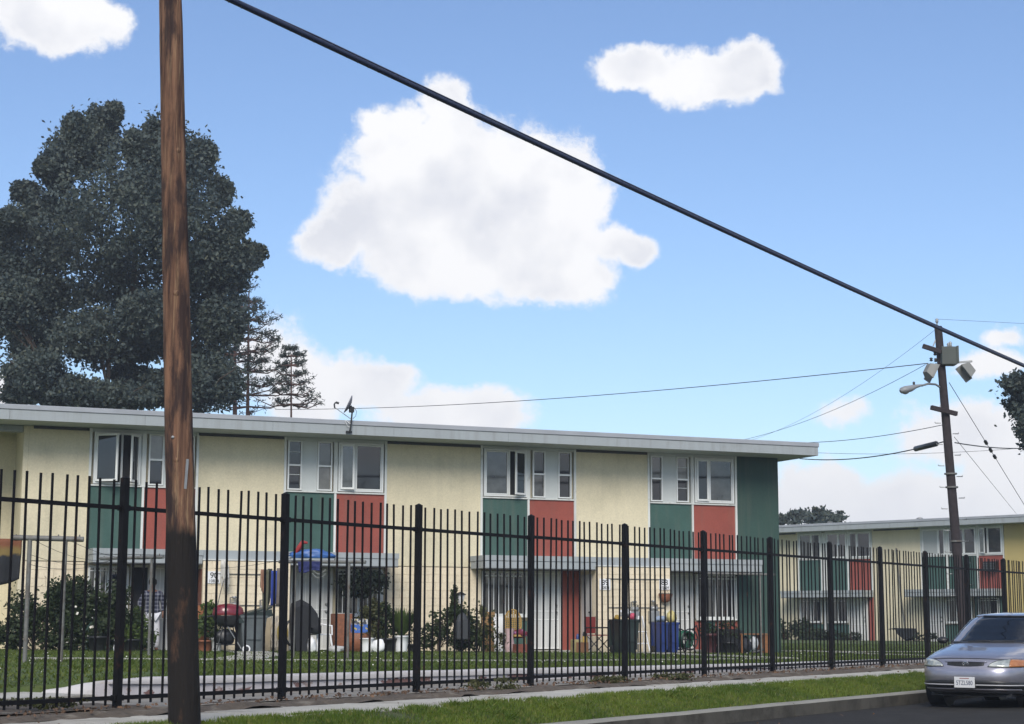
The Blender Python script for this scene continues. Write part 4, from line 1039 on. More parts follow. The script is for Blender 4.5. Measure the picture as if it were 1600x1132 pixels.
# wheels
for wx in (1.33,-1.13):
    for sy in (1,-1):
        M1=Matrix.Translation((wx,sy*.73,.285))@Matrix.Rotation(R_(-90*sy),4,'X')
        w=MB().lathe([(.19,-.09),(.27,-.092),(.287,-.07),(.290,0),(.287,.07),(.27,.092),(.19,.09)],seg=36,M=M1).build('tyre',M_tire,car)
        MB().lathe([(.02,.092),(.06,.095),(.08,.075),(.16,.07),(.175,.092),(.19,.088),(.19,.02)],seg=24,M=M1).build('rim',M_galv,w)
        M2=Matrix.Translation((wx,sy*.60,.30))@Matrix.Rotation(R_(-90*sy),4,'X')
        MB().lathe([(.332,-.05),(.332,.2)],seg=30,M=M2).build('wheel_arch_liner',M_bplastic,car)
box('underbody',-1.9,1.95,-.60,.60,.15,.20,M_bplastic,car)
# tail lights for the side view
for s_ in (1,-1):
    vs=[];
    for i in range(4):
        for k in range(7):
            z=.66+.18*i/3; tt=s_*(180-(28+ (16)*k/6)); x_,y_=sec(z,tt,.006); vs.append((x_,y_,z))
    MB().add(vs,[(i*7+k,i*7+k+1,(i+1)*7+k+1,(i+1)*7+k) for i in range(3) for k in range(6)],True).build('tail_light',M_red,car)

# ================================================================ dish on the roof
s_=fx(546,1.24,667); dsh=thing('satellite_dish','grey satellite dish on a dark mast fixed to the roof edge','satellite dish',bw(s_,-1.225,5.93),BROT)
q=MB().box(-.09,.07,-.02,.0,-.06,.0).tube([(0,-.03,-.04),(.02,-.06,.10),(.06,-.06,.58)],.022,8); q.build('mast',M_bplastic,dsh)
MB().tube([(.05,-.05,.14),(-.10,-.02,.26)],.009,5).tube([(.0,-.03,.1),(-.06,-.03,.12),(-.12,-.03,.25)],.008,5).build('cable',M_wplast,dsh)
Md=Matrix.Translation((.015,-.05,.64))@Matrix.Rotation(R_(-13),4,'Z')@Matrix.Rotation(R_(-66),4,'Y')
q=MB();vs=[];R0=.235
rings=[(0,0),(.3,.01),(.6,.035),(.85,.07),(1.,.10)]
for r,z in rings:
    for k in range(28):
        a=2*math.pi*k/28; vs.append(Md@Vector((R0*r*math.cos(a)*1.05,R0*r*math.sin(a),z*.75)))
q.add(vs,[(i*28+k,i*28+(k+1)%28,(i+1)*28+(k+1)%28,(i+1)*28+k) for i in range(4) for k in range(28)],True)
o=q.build('dish',mat('dish_grey',(.16,.16,.19),.5,.06,6),dsh); md=o.modifiers.new('s','SOLIDIFY'); md.thickness=.012
q=MB().box(-.02,.09,-.12,-.0,.46,.60).tube([(.05,-.06,.55),(.0,-.06,.62)],.04,8); q.build('bracket',M_bplastic,dsh,bevel=.01)
MB().tube([(.06,-.06,.27),(-.37,.06,.58)],.011,6).build('feed_arm',M_galv,dsh)
MB().tube([(-.37,.06,.56),(-.385,.06,.66),(-.35,.05,.71)],.020,7).tube([(-.35,.05,.71),(-.27,.03,.685)],.028,8).build('feed_horn',M_bplastic,dsh)
MB().tube([(.10,-.05,.58),(.17,-.05,.50),(.15,-.05,.38),(.07,-.05,.30)],.007,5).build('cable',M_bplastic,dsh)

# ================================================================ person in the doorway
def skin(name,verts,edges,rad,m,parent,sub=2):
    me=bpy.data.meshes.new(name); me.from_pydata(verts,edges,[]); o=link(name,me,m,parent)
    md=o.modifiers.new('skin','SKIN'); md.use_smooth_shade=True
    for i,r in enumerate(rad):
        r=(r,r) if not isinstance(r,tuple) else r
        me.skin_vertices[0].data[i].radius=r; me.skin_vertices[0].data[i].use_root=(i==0)
    o.modifiers.new('sub','SUBSURF').levels=sub; o.modifiers['sub'].render_levels=sub
    return o
def plaid():
    m=bpy.data.materials.new('navy_plaid_shirt'); m.use_nodes=True; t=m.node_tree; h=G(t); b=t.nodes['Principled BSDF']
    oc=h.n('ShaderNodeTexCoord').outputs['Object']; s=h.n('ShaderNodeSeparateXYZ'); h.put(s.inputs[0],oc)
    def st(v,f,w): return h.m('LESS_THAN',h.m('FRACT',h.m('MULTIPLY',h.m('ADD',v,10),f)),w)
    a=h.m('MULTIPLY',h.m('ADD',st(s.outputs[0],11,.35),st(s.outputs[2],11,.35)),.5)
    c=h.mix(a,(.018,.022,.045),(.20,.21,.25)); h.put(b.inputs['Base Color'],c); b.inputs['Roughness'].default_value=.9; return m
ps=fx(237,.72,1010); pbase=bw(ps,-.62,.457)
per=thing('person','person in a navy plaid shirt and white trousers standing in the dark doorway','person',pbase,BROT)
M_skin=mat('brown_skin',(.16,.075,.045),.6); 
V_=[(0,0,.92),(0,0,1.10),(0,-.01,1.30),(0,0,1.42),(0,-.01,1.50),(0,-.02,1.60),(0,-.02,1.66),
 (.10,0,.86),(.12,-.02,.48),(.125,0,.09),(.14,-.14,.04),
 (-.10,0,.86),(-.13,-.03,.48),(-.135,.01,.09),(-.15,-.13,.04),
 (.17,0,1.40),(.29,.03,1.16),(.25,-.10,.95),(.235,-.13,.87),
 (-.17,0,1.40),(-.30,.03,1.16),(-.25,-.12,.98),(-.23,-.15,.90)]
E_=[(0,1),(1,2),(2,3),(3,4),(4,5),(5,6),(0,7),(7,8),(8,9),(9,10),(0,11),(11,12),(12,13),(13,14),(3,15),(15,16),(16,17),(17,18),(3,19),(19,20),(20,21),(21,22)]
Rr=[(.15,.11),(.14,.10),(.16,.11),(.11,.08),.052,(.075,.09),(.062,.08),.085,.055,.038,.035,.085,.055,.038,.035,.06,.042,.032,.03,.06,.042,.032,.03]
skin('body',V_,E_,Rr,M_skin,per)
i_=lambda L:[V_[k] for k in L]
skin('shirt',i_([1,2,3,15,16,17,19,20,21])+[(0,0,.97)],[(0,1),(1,2),(2,3),(3,4),(4,5),(2,6),(6,7),(7,8),(0,9)],[(.185,.135),(.19,.14),(.13,.10),.085,.075,.06,.085,.075,.06,(.19,.14)],plaid(),per)
skin('trousers',i_([0,7,8,9,11,12,13]),[(0,1),(1,2),(2,3),(0,4),(4,5),(5,6)],[(.165,.125),.105,.088,.075,.105,.088,.075],mat('white_trousers',(.58,.59,.64),.85,.06,8,.3,14),per)
MB().lathe([(.0,.10),(.06,.09),(.092,.05),(.10,.0),(.092,-.05),(.06,-.07)],c=(0,.012,1.665),seg=14,sy=1.12).build('hair',mat('black_hair',(.01,.008,.007),.6),per)
q=MB()
for s__ in (-1,1):
    for k in range(4): q.tube([(s__*.238+(k-1.5)*.004,-.135-k*.017+.02,.885),(s__*.236,-.145-k*.018+.02,.83+.008*abs(k-1)),(s__*.225,-.14-k*.017+.02,.80+.012*abs(k-1.5))],[.010,.009,.007],6)
    q.tube([(s__*.225,-.15,.88),(s__*.205,-.175,.85)],[.011,.008],6)
q.build('fingers',M_skin,per)
q=MB()
for s__ in (-.033,.033): q.lathe([(.002,-.006),(.009,0),(.002,.006)],c=(s__,-.105,1.615),seg=8)
q.build('eyes',M_bplastic,per)
MB().tube([(0,-.112,1.62),(0,-.13,1.585),(0,-.112,1.575)],[.008,.014,.008],6).build('nose',M_skin,per)
MB().tube([(-.025,-.102,1.55),(0,-.108,1.547),(.025,-.102,1.55)],.005,5).build('mouth',M_terra,per)
q=MB()
for x_ in (.14,-.15): q.box(x_-.05,x_+.05,-.20,.06,-.0,.075)
q.build('shoes',M_bplastic,per,bevel=.025)
# ================================================================ things in the yard
def at(px,off,py=1015,z=None):
    s=fx(px,off,py); p=bw(s,-off); p.z=lz(p.x,p.y) if z is None else z; return p
# clothes-line frames ------------------------------------------------
def frame(p,qn,h,over,label,r=.026):
    p=Vector(p);qn=Vector(qn); t=thing('clothesline_stand',label,'clothesline frame',p,0,'steel clothesline frames on the lawn'); d=(qn-p); d.z=0; L=d.length; d.normalize()
    MB().tube([(0,0,-.2),(0,0,h)],r,10).build('leg',M_steel,t); q2=d*L
    MB().tube([(q2.x,q2.y,-.2),(q2.x,q2.y,h-.02)],r,10).build('leg',M_steel,t)
    a=-d*over; b_=d*(L+over); MB().tube([(a.x,a.y,h+.02),(b_.x,b_.y,h)],r*1.25,10).build('crossbar',M_steel,t)
    q=MB()
    for k in range(4): c=a.lerp(b_,.06+.88*k/3); q.tube([(c.x,c.y,h+.02),(c.x,c.y,h+.07)],.012,5)
    q.build('line_hook',M_steel,t); return t,d,L
g1=ground(38,1045,.52); g2=ground(93,1045,.52); f1=frame(g1,g2+(g2-g1)*.02,1.93,.27,'steel clothesline frame furthest left with a dark shirt on it',.034)
g3=ground(168,1028,.5); g4=ground(232,1030,.5); frame(g3,g4,1.92,.38,'steel clothesline frame left of the near pole in front of the barred window')
g5=ground(458,1033,.48); g6=ground(543,1034,.48); f3=frame(g5,g6,1.84,.34,'steel clothesline frame with blue tarp on its crossbar')
g7=ground(1122,1029,.4); g8=ground(1190,1029,.4); frame(g7,g8,1.90,.37,'steel clothesline frame at the right near the green end wall',.022)
for (zz,a,b_,lb_) in ((1.95,g1,g3,'topmost'),(1.95,g2,g4,'rear upper'),(1.7,g1,g3,'third'),(1.55,g1,g3,'lowest')):
    wire('clothesline',lb_+' thin line strung between the two leftmost clothesline frames',a+Vector((0,0,zz)),b_+Vector((0,0,1.9)),.12,.005,14)
def drape(name,label,cat,top0,top1,drops,m,thick=.03,wav=.03,group=None,seed=0,tilt=0):
    """cloth hanging from the segment top0-top1; drops = list of hem lengths"""
    top0=Vector(top0);top1=Vector(top1);n=14;mm=12;q=MB();vs=[];d=(top1-top0);s=Vector((-d.y,d.x,0)).normalized()
    for j in range(mm+1):
        for i in range(n+1):
            a=i/n; k=a*(len(drops)-1); k0=min(int(k),len(drops)-2); H=drops[k0]+(drops[k0+1]-drops[k0])*(k-k0)
            f_=j/mm; w=wav*math.sin(a*9+seed+f_*2)*(.3+f_)+.02*noise.noise(Vector((a*3,f_*3,seed)))
            p=top0.lerp(top1,a)*1.0; c=(top0+top1)/2; p=p+(c-p)*(.06*f_)
            vs.append(p+s*w+Vector((tilt*f_*H,0,-H*f_)))
    q.add(vs,[(j*(n+1)+i,j*(n+1)+i+1,(j+1)*(n+1)+i+1,(j+1)*(n+1)+i) for j in range(mm) for i in range(n)],True)
    o=q.build(name,m); md=o.modifiers.new('s','SOLIDIFY'); md.thickness=thick; md.offset=0; return tag(o,label,cat,group)
def sunset():
    m=bpy.data.materials.new('printed_dark_cloth'); m.use_nodes=True; t=m.node_tree; h=G(t); b=t.nodes['Principled BSDF']
    pos=h.n('ShaderNodeNewGeometry').outputs['Position']; s=h.n('ShaderNodeSeparateXYZ'); h.put(s.inputs[0],pos)
    z=h.m('ADD',s.outputs[2],h.m('MULTIPLY',h.noise(pos,6,4),.16))
    c=h.mix(h.mr(z,2.26,2.30),(.014,.016,.02),(.17,.12,.04)); c=h.mix(h.mr(z,2.36,2.44),c,(.16,.06,.03))
    h.put(b.inputs['Base Color'],c); b.inputs['Roughness'].default_value=.9; return m
d_=(Vector(g2)-Vector(g1)).normalized()
a=Vector(g1)+Vector((0,0,1.93))-d_*.46; b_=Vector(g1)+Vector((0,0,1.93))-d_*.12
drape('hanging_cloth','dark cloth with orange and yellow flower print hanging at the far left','cloth',a-d_*.12,b_,[.66,.70,.66,.60],sunset())
def hang(px0,px1,py,drops,m,name,label,seed,off=6.6,grp=None):
    p=at(px0,off); q=at(px1,off); zt=depth(px0,py,p.y).z; p.z=zt; q.z=zt
    # a slanted line carries them
    return drape(name,label,'laundry',p,q,drops,m,.02,.03,grp,seed)
M_kh=mat('olive_cloth',(.10,.10,.065),.95,.15,9); M_tw=mat('blue_towel',(.03,.06,.28),.95,.1,9); M_gy=mat('grey_brown_cloth',(.15,.13,.115),.95,.12,9); M_tn=mat('rusty_tan_cloth',(.26,.14,.09),.95,.12,9); M_nv=mat('charcoal_cloth',(.02,.024,.022),.95)
hang(405,409,890,[.38,.50],M_tn,'hanging_shirt','rusty tan garment at the left end of the laundry line',1)
hang(408,417,890,[.82,.88,.84],M_kh,'hanging_trousers','long olive trousers on the laundry line',2,6.58)
hang(415.5,422,889,[.55,.75,.2],M_nv,'hanging_jacket','charcoal jacket on the laundry line between trousers and towel',3,6.52)
hang(421,431,892,[.74,.72,.70],M_tw,'hanging_towel','blue towel on the laundry line',4)
hang(430,444,888,[.80,.78,.74],M_gy,'hanging_blanket','grey brown blanket on the laundry line beside the fence post',5)
pA=at(332,1.4); pA.z=2.45; pB=Vector(g5)+Vector((0,0,1.86)); 
hz=depth(405,889,at(405,6.6).y).z
wire('laundry_line','clothesline from the yellow closet wall to the frame with the blue tarp',pA,pB+Vector((0,0,.08)),.04,.006,14)
# blue tarp with red scrap over the third frame
def crumple(name,label,cat,c,r,m,seed=0,par=None,freq=3.,amp=.28,flat=0.,sub=3,group=None):
    bm=bmesh.new(); bmesh.ops.create_icosphere(bm,subdivisions=sub,radius=1)
    for v in bm.verts:
        n_=noise.noise(v.co*freq*.6+Vector((seed,seed,0)))+.5*noise.noise(v.co*freq*1.7+Vector((seed,0,seed)))
        v.co=v.co*(1+amp*n_)
        if flat and v.co.z<-flat: v.co.z=-flat
        v.co=Vector((v.co.x*r[0],v.co.y*r[1],v.co.z*r[2]))
    me=bpy.data.meshes.new(name); bm.to_mesh(me); bm.free()
    for p in me.polygons:p.use_smooth=True
    o=link(name,me,m,par)
    o.location=c
    if label: tag(o,label,cat,group)
    return o
c=Vector(g5).lerp(Vector(g6),.22); 
M_tarp=mat('bright_blue_tarp',(.035,.11,.32),.45,.15,7,.3,12)
crumple('blue_tarp','crumpled bright blue tarp lying over the crossbar of the clothesline frame','tarp',c+Vector((.08,0,1.97)),(.38,.12,.13),M_tarp,3,None,3,.45,.35)
dd=(Vector(g6)-Vector(g5)).normalized()
p0=Vector(g5)+dd*.06+Vector((0,-.05,1.86)); drape('tarp_flap','dark blue fold of cloth hanging under the bright blue tarp','cloth',p0,p0+dd*.48,[.20,.22,.16,.18],mat('navy_cloth',(.015,.022,.10),.8),.02,.02)
p0=Vector(g5)+Vector((.02,-.1,2.02)); o=MB().tube([p0,p0+Vector((.06,0,.10)),p0+Vector((.13,0,.21)),p0+Vector((.22,0,.19))],[.03,.05,.045,.02],8).build('red_cap',mat('red_cloth',(.26,.02,.02),.7)); tag(o,'small red cloth bundle at the left end of the blue tarp','cloth')
# ---- foliage builders
def leafy(name,label,cat,p,lobes,n,size,m,group=None,stems=5,pot=None,sub=20,spread=.18):
    t=thing(name,label,cat,p,0,group)
    C=clump_points([((a,b,c_),(r,r2,r3)) for (a,b,c_,r,r2,r3) in lobes],n,sub,spread)
    C=C[C[:,2]>.02]
    tris_mesh('foliage',leaf_quads(C,size),4,m,t,'stuff')
    q=MB()
    for (a,b,c_,r,r2,r3) in lobes:
        for k in range(stems): q.tube([(a*.3,b*.3,0 if pot is None else pot),(a*.7+random.uniform(-r,r)*.3,b*.7,c_*.55),(a+random.uniform(-r,r)*.7,b+random.uniform(-r2,r2)*.6,c_+random.uniform(-.2,.8)*r3)],[.014,.009,.003],5)
    q.build('stems',M_bark,t); return t
def potted(px,off,label,potm,pr,ph,lobes,n,size,m,group=None,grass=False,sq=False,plant='potted_plant'):
    p=at(px,off); t=thing(plant,label,'potted plant',p,BROT,group)
    if sq: MB().lathe([(pr*.82,0),(pr*.95,ph*.5),(pr,ph*.92),(pr*1.05,ph*.93),(pr*1.05,ph),(pr*.9,ph),(pr*.88,ph-.04)],seg=20).build('pot',potm,t)
    else: MB().lathe([(pr*.72,0),(pr*.95,ph*.85),(pr*1.06,ph*.86),(pr*1.06,ph),(pr*.92,ph),(pr*.9,ph-.04)],seg=20).build('pot',potm,t)
    if grass:
        k=n; a=rng.uniform(0,2*np.pi,k); L=lobes[0][5]*rng.uniform(.5,1.1,k)*1.6; lean=rng.uniform(.05,.6,k)
        base=np.column_stack([np.cos(a)*pr*.4,np.sin(a)*pr*.4,np.full(k,ph)])
        tip=base+np.column_stack([np.cos(a)*lean*L,np.sin(a)*lean*L,L*np.sqrt(1-lean**2*.8)])
        s=np.column_stack([-np.sin(a),np.cos(a),np.zeros(k)])*size/2
        mid=base*.5+tip*.5+np.array([0,0,.06])
        tris_mesh('foliage',np.stack([base-s*.6,base+s*.6,mid+s,tip,mid-s],1),5,m,t,'stuff')
    else:
        C=clump_points([((a,b,c_),(r,r2,r3)) for (a,b,c_,r,r2,r3) in lobes],n,16,.2)
        tris_mesh('foliage',leaf_quads(C,size),4,m,t,'stuff')
        q=MB()
        for (a,b,c_,r,r2,r3) in lobes: q.tube([(0,0,ph*.8),(a*.6,b*.6,(ph+c_)/2),(a,b,c_)],[.012,.008,.004],5)
        q.build('stems',M_bark,t)
    return t
# big dark shrubs at the left
leafy('shrub','large dark bushy shrub against the yellow wall at the far left','shrub',at(65,1.8),[(-.45,0,.65,.5,.4,.55),(.1,0,.8,.5,.45,.65),(.5,.1,1.1,.35,.35,.5),(-.7,0,.35,.35,.35,.35),(.5,0,.45,.5,.4,.45)],1500,.10,L_shrub)
leafy('shrub','tall dark shrub with pale blossoms left of the barred window','shrub',at(108,1.9),[(.2,0,1.2,.45,.35,.5),(-.1,0,.8,.45,.4,.6),(.35,0,.6,.45,.4,.55)],1700,.10,L_shrub)
leafy('shrub','dark shrub in front of the first barred window','shrub',at(160,1.9),[(0,0,.7,.5,.4,.6),(.3,0,1.0,.3,.3,.45),(.45,0,.45,.4,.35,.4)],1500,.10,L_shrub)
leafy('shrub','lighter green shrub just left of the person','shrub',at(203,1.7),[(0,0,.55,.40,.3,.5),(.25,0,.35,.3,.3,.3)],1200,.09,L_bright)
C=clump_points([((*at(122,2.3)[:2],1.05),(.45,.15,.6))],34); tris_mesh('blossom',leaf_quads(C,.07,1.),4,mat('pale_blossom',(.6,.58,.52),.8),None,'stuff')
potted(152,2.6,'dark plastic pot at the foot of the left shrubs',M_bplastic,.22,.34,[(0,0,.5,.2,.2,.2)],200,.08,L_shrub)
potted(205,2.6,'black pot with a small plant beside the doorway steps',M_bplastic,.2,.28,[(0,0,.42,.2,.2,.2)],260,.08,L_bright)
o=MB().lathe([(.05,0),(.06,.10),(.03,.2),(.05,.26),(.02,.30)],seg=10).build('garden_ornament',M_wplast,loc=at(181,2.9)); tag(o,'small white garden ornament at the foot of the left shrubs','ornament')
# right of the near pole
potted(320,1.7,'terracotta pot with a leafy plant beside the near pole',M_terra,.20,.26,[(0,0,.6,.28,.25,.32),(.1,0,.9,.2,.2,.2)],420,.12,L_bright)
potted(338,1.9,'white pot with trailing plant under the red barbecue',M_wplast,.13,.32,[(0,0,.48,.3,.2,.22)],260,.10,L_shrub)
o=box('storage_cabinet',-.22,.22,-.2,.2,0,1.08,mat('orange_brown_wood',(.26,.10,.04),.6,.25,12)); o.location=at(309,1.0); o.rotation_euler=(0,0,BROT); tag(o,'orange brown wooden cabinet half hidden by the near pole','cabinet')
o=MB().tube([(0,0,0),(.06,-.02,.55),(.10,-.04,1.12)],.012,6).lathe([(.02,0),(.10,.08),(.13,.30),(.10,.55),(.03,.62)],c=(.14,-.05,1.1),seg=12,sx=.7).build('mop',M_wplast)
t=thing('upturned_mop','mop standing upside down with its shaggy white head at sign height','mop',at(333,1.35),BROT)
bpy.data.objects.remove(o)
MB().tube([(0,0,.6),(.10,0,1.2),(.22,.02,1.72)],.012,6).build('handle',M_steel,t)
q=MB()
for k in range(46):
    a=random.uniform(0,6.3); r=random.uniform(.02,.11); L=random.uniform(.25,.62); q.tube([(.17,0,2.14),(.19+r*.5*math.cos(a),r*.5*math.sin(a),2.16),(.23+r*math.cos(a),r*math.sin(a),2.02),(.26+r*math.cos(a),r*math.sin(a),2.1-L)],.011,4)
q.build('mop_head',mat('mop_yarn',(.58,.57,.54),.95),t)
# barbecue
t=thing('barbecue','red lidded kettle barbecue with black bowl beside the grey wheeled bin','barbecue',at(355,3.0),BROT)
M_redl=mat('red_enamel',(.15,.010,.018),.28,.08,6,coat=.5)
MB().lathe([(.36,.0),(.37,.03),(.34,.16),(.24,.24),(.02,.27)],c=(0,0,.84),seg=28,sy=.75).build('lid',M_redl,t)
MB().lathe([(.10,-.28),(.28,-.20),(.36,-.05),(.365,0)],c=(0,0,.835),seg=28,sy=.75).build('bowl',M_bplastic,t)
MB().tube([(-.36,0,.82),(-.56,0,.80)],.02,6).tube([(-.56,-.12,.80),(-.56,.12,.80)],.015,6).build('side_handle',M_bplastic,t)
for (x,y) in ((-.22,-.15),(-.22,.15),(.22,-.15),(.22,.15)): MB().tube([(x*.6,y*.6,.62),(x*1.25,y*1.1,.05)],.014,6).build('leg',M_bplastic,t)
MB().tube([(-.05,-.2,.58),(.28,-.2,.08)],.014,6).build('brace',M_galv,t)
MB().box(-.25,.25,-.16,.16,.16,.18).build('bottom_shelf',M_bplastic,t); crumple('charcoal_bag',None,None,(-.06,0,.34),(.24,.14,.18),M_bplastic,5,t)
def wheel(t,c,r,m1,m2,rot=90):
    M1=Matrix.Translation(c)@Matrix.Rotation(R_(rot),4,'X')
    ring=[Vector((r*math.cos(a),r*math.sin(a),0)) for a in [2*math.pi*k/24 for k in range(25)]]
    w=MB().tube([M1@p for p in ring],r*.28,8,False).build('wheel',m1,t)
    MB().lathe([(r*.2,-.02),(r*.75,-.015),(r*.75,.015),(r*.2,.02)],seg=16,M=M1).build('hub',m2,w)
wheel(t,(.40,-.2,.07),.075,M_wplast,M_bplastic)
# wheeled bins
def bin_(p,label,m,w=.29,d=.33,h=.98,lid='shut',rz=0,group=None,lm=None):
    t=thing('wheeled_bin',label,'wheeled bin',p,BROT+R_(rz),group)
    vs=[]
    for z,k in ((.0,.74),(.06,.76),(h*.6,.93),(h-.06,1.0),(h-.058,1.06),(h,1.07)):
        for (sx,sy) in ((-1,-1),(-.6,-1.04),(.6,-1.04),(1,-1),(1,1),(-1,1)): vs.append((sx*w*k,sy*d*k,z))
    q=MB().add(vs,[(i*6+k,i*6+(k+1)%6,(i+1)*6+(k+1)%6,(i+1)*6+k) for i in range(5) for k in range(6)]); q.add(vs[:6],[tuple(range(6))[::-1]])
    if lid=='shut': q.add(vs[-6:],[tuple(range(6))])
    b_=q.build('bin_body',m,t,bevel=.012)
    box('recess_panel',-w*.55,w*.55,-d*1.03*.93-.012,-d*.90,h*.35,h*.72,m,b_)
    for s_ in (-.75,.75): box('rib',s_*w-.015,s_*w+.015,-d*.97,-d*.80,.1,h*.8,m,b_)
    L=lm or m
    if lid=='shut':
        MB().box(-w*1.1,w*1.1,-d*1.12,d*1.1,h+.002,h+.03).box(-w*.9,w*.9,-d*.9,d*.95,h+.03,h+.06).build('lid',L,t,bevel=.01)
    elif lid=='slant':
        Mx=Matrix.Translation((0,d,h))@Matrix.Rotation(R_(24),4,'Y')
        MB().box(-w*1.5,w*1.35,-d*2.1,0,0,.05,Matrix.Translation((.03,d*1.05,h+.06))@Matrix.Rotation(R_(-15),4,'Y')).box(-w*1.4,w*1.3,-d*2.05,-d*2.0,-.16,0,Matrix.Translation((.03,d*1.05,h+.06))@Matrix.Rotation(R_(-13),4,'Y')).build('lid',L,t,bevel=.01)
    elif lid=='open':
        MB().box(-w*1.05,w*1.05,d*1.08,d*1.14,.15,h*.96).build('lid',L,t,bevel=.01)
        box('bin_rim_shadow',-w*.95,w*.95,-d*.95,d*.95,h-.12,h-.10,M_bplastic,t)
    MB().tube([(-w*.9,d*1.2,h-.06),(w*.9,d*1.2,h-.06)],.016,8).build('handle',L,t)
    for s_ in (-1,1):
        MB().lathe([(.03,-.02),(.10,-.025),(.10,.025),(.03,.02)],seg=16,M=Matrix.Translation((s_*w*.85,d*.85,.10))@Matrix.Rotation(R_(90),4,'Y')).build('wheel',M_tire,t)
    return t
bin_(at(391,2.9),'grey wheeled bin with slanted black lid beside the red barbecue',M_grey,.30,.30,.84,'slant',0,lm=M_gbin)
# pipe box, rolled carpet and hose left of fence post
o=box('wooden_screen',-.15,.15,-.03,.03,0,.80,mat('beige_board',(.34,.28,.19),.8,.12,8)); o.location=at(412,1.5); o.rotation_euler=(0,0,BROT); tag(o,'beige board leaning on the closet wall behind the grey bin','board')
def coil(p,label,m,r=.2,n=4,name='garden_hose'):
    q=MB();pts=[]
    for k in range(n*24):
        a=2*math.pi*k/24; rr=r*(1+.08*math.sin(k*.7)); pts.append((rr*math.cos(a)*.75,-.04-.02*(k/24),.45+rr*1.7*math.sin(a)))
    q.tube(pts,.016,6); o=q.build(name,m,loc=p); o.rotation_euler=(0,0,BROT); return tag(o,label,'hose')
coil(at(440,1.6),'coiled yellow hose on the wall left of the white door',mat('yellow_hose',(.28,.21,.04),.6),.15,3)
coil(at(452,1.3),'coiled dark hose behind the clothesline leg',M_bplastic,.17,4)
q=MB()
for k in range(5):
    for j in range(5): q.tube([(-.1+.05*k+random.uniform(-.03,.03),0,.1+j*.15),(-.1+.05*k+random.uniform(-.03,.03),0,.25+j*.15)],random.uniform(.01,.03),5)
o=q.build('climbing_stems',mat('bleached_stem',(.42,.38,.32),.9),loc=at(427,1.5)); tag(o,'bundle of bleached dry stems against the yellow closet wall','plant')
# black covered grill and white chair at the door
t=thing('covered_grill','tall black fabric cover drooping to the right beside a clothesline leg','cover',at(470,2.3),BROT)
prof=[(-.20,.0),(-.23,.35),(-.26,.8),(-.22,1.16),(-.02,1.24),(.20,1.12),(.36,.92),(.42,.74),(.40,.56),(.26,.62),(.12,.66),(.14,.45),(.10,.2),(.12,.0)]
q=MB();ns=9;vs=[]
for j in range(ns):
    y=-.24+.48*j/(ns-1); k=1-.10*abs(2*j/(ns-1)-1)**3
    for i,(x,z) in enumerate(prof): vs.append((x*k+.02*noise.noise(Vector((x*4,y*6,z*3))),y+.02*noise.noise(Vector((x*5,z*5,y))),z*k))
L=len(prof)
q.add(vs,[(j*L+i,j*L+(i+1)%L,(j+1)*L+(i+1)%L,(j+1)*L+i) for j in range(ns-1) for i in range(L)],True); q.add(vs[:L],[tuple(range(L))]); q.add(vs[-L:],[tuple(range(L))[::-1]])
q.build('cover',mat('black_fabric',(.014,.015,.018),.85,.2,7,.3,20),t)
MB().lathe([(.05,.0),(.14,.02),(.14,.2),(.05,.22)],c=(.33,-.1,.42),seg=10).build('side_pouch',M_bplastic,t)
def plastic_chair(p,rz,label,m):
    t=thing('plastic_chair',label,'chair',p,BROT+R_(rz))
    MB().box(-.22,.22,-.22,.2,.40,.43).build('seat',m,t,bevel=.012)
    for (x,y) in ((-.2,-.2),(.2,-.2),(-.2,.2),(.2,.2)): MB().tube([(x,y,.41),(x*1.25,y*1.25,0)],[.03,.022],6).build('leg',m,t)
    q=MB()
    for k in range(6): q.box(-.19+k*.066,-.15+k*.066,.19,.21,.43,.80)
    q.box(-.22,.22,.185,.215,.79,.87); q.build('backrest',m,t,bevel=.01)
    for s_ in (-1,1): MB().tube([(s_*.25,.2,.66),(s_*.27,-.18,.62),(s_*.26,-.2,.4)],.02,6).build('armrest',m,t)
plastic_chair(at(497,2.0),25,'white plastic garden chair in front of the white security door',M_wplast)
crumple('white_bag','white plastic bag on the ground beside the plastic chair','bag',at(486,2.4)+Vector((0,0,.16)),(.12,.1,.2),M_wplast,8)
crumple('white_bag','small pale bag lying right of the plastic chair legs','bag',at(524,2.3)+Vector((0,0,.07)),(.2,.12,.09),mat('pale_bag',(.4,.4,.4),.6),9)
# wind chime and string lights by the door
q=MB(); s0=fx(500,1.0,890)
for k in range(2): q.tube([bw(s0-.2+.35*i/8,-1.0,2.48-.12*math.sin(math.pi*i/8)-k*.10) for i in range(9)],.005,5)
o=q.build('string_garland',M_infill); tag(o,'pale garland strings drooping under the canopy above the white door','garland')
# cabinet, picture crate and urn
t=thing('wooden_cabinet','dark reddish wooden cabinet under the barred window','cabinet',at(534,1.5),BROT)
MB().box(-.24,.24,-.2,.2,0,.92).build('carcass',M_wood,t,bevel=.01); box('cabinet_door',-.22,-.005,-.215,-.202,.04,.88,M_wood,t); box('cabinet_door',.005,.22,-.215,-.202,.04,.88,M_wood,t)
def poster():
    m=bpy.data.materials.new('printed_crate_panel'); m.use_nodes=True; t=m.node_tree; h=G(t); b=t.nodes['Principled BSDF']
    pos=h.n('ShaderNodeNewGeometry').outputs['Position']; s=h.n('ShaderNodeSeparateXYZ'); h.put(s.inputs[0],pos)
    c=h.mix(h.mr(h.noise(pos,11,2),.5,.53),(.50,.50,.50),(.05,.05,.06)); c=h.mix(h.mr(s.outputs[2],1.14,1.12),c,(.05,.13,.42))
    c=h.mix(h.mr(h.noise(pos,15,1),.62,.64),c,(.5,.38,.05)); h.put(b.inputs['Base Color'],c); return m
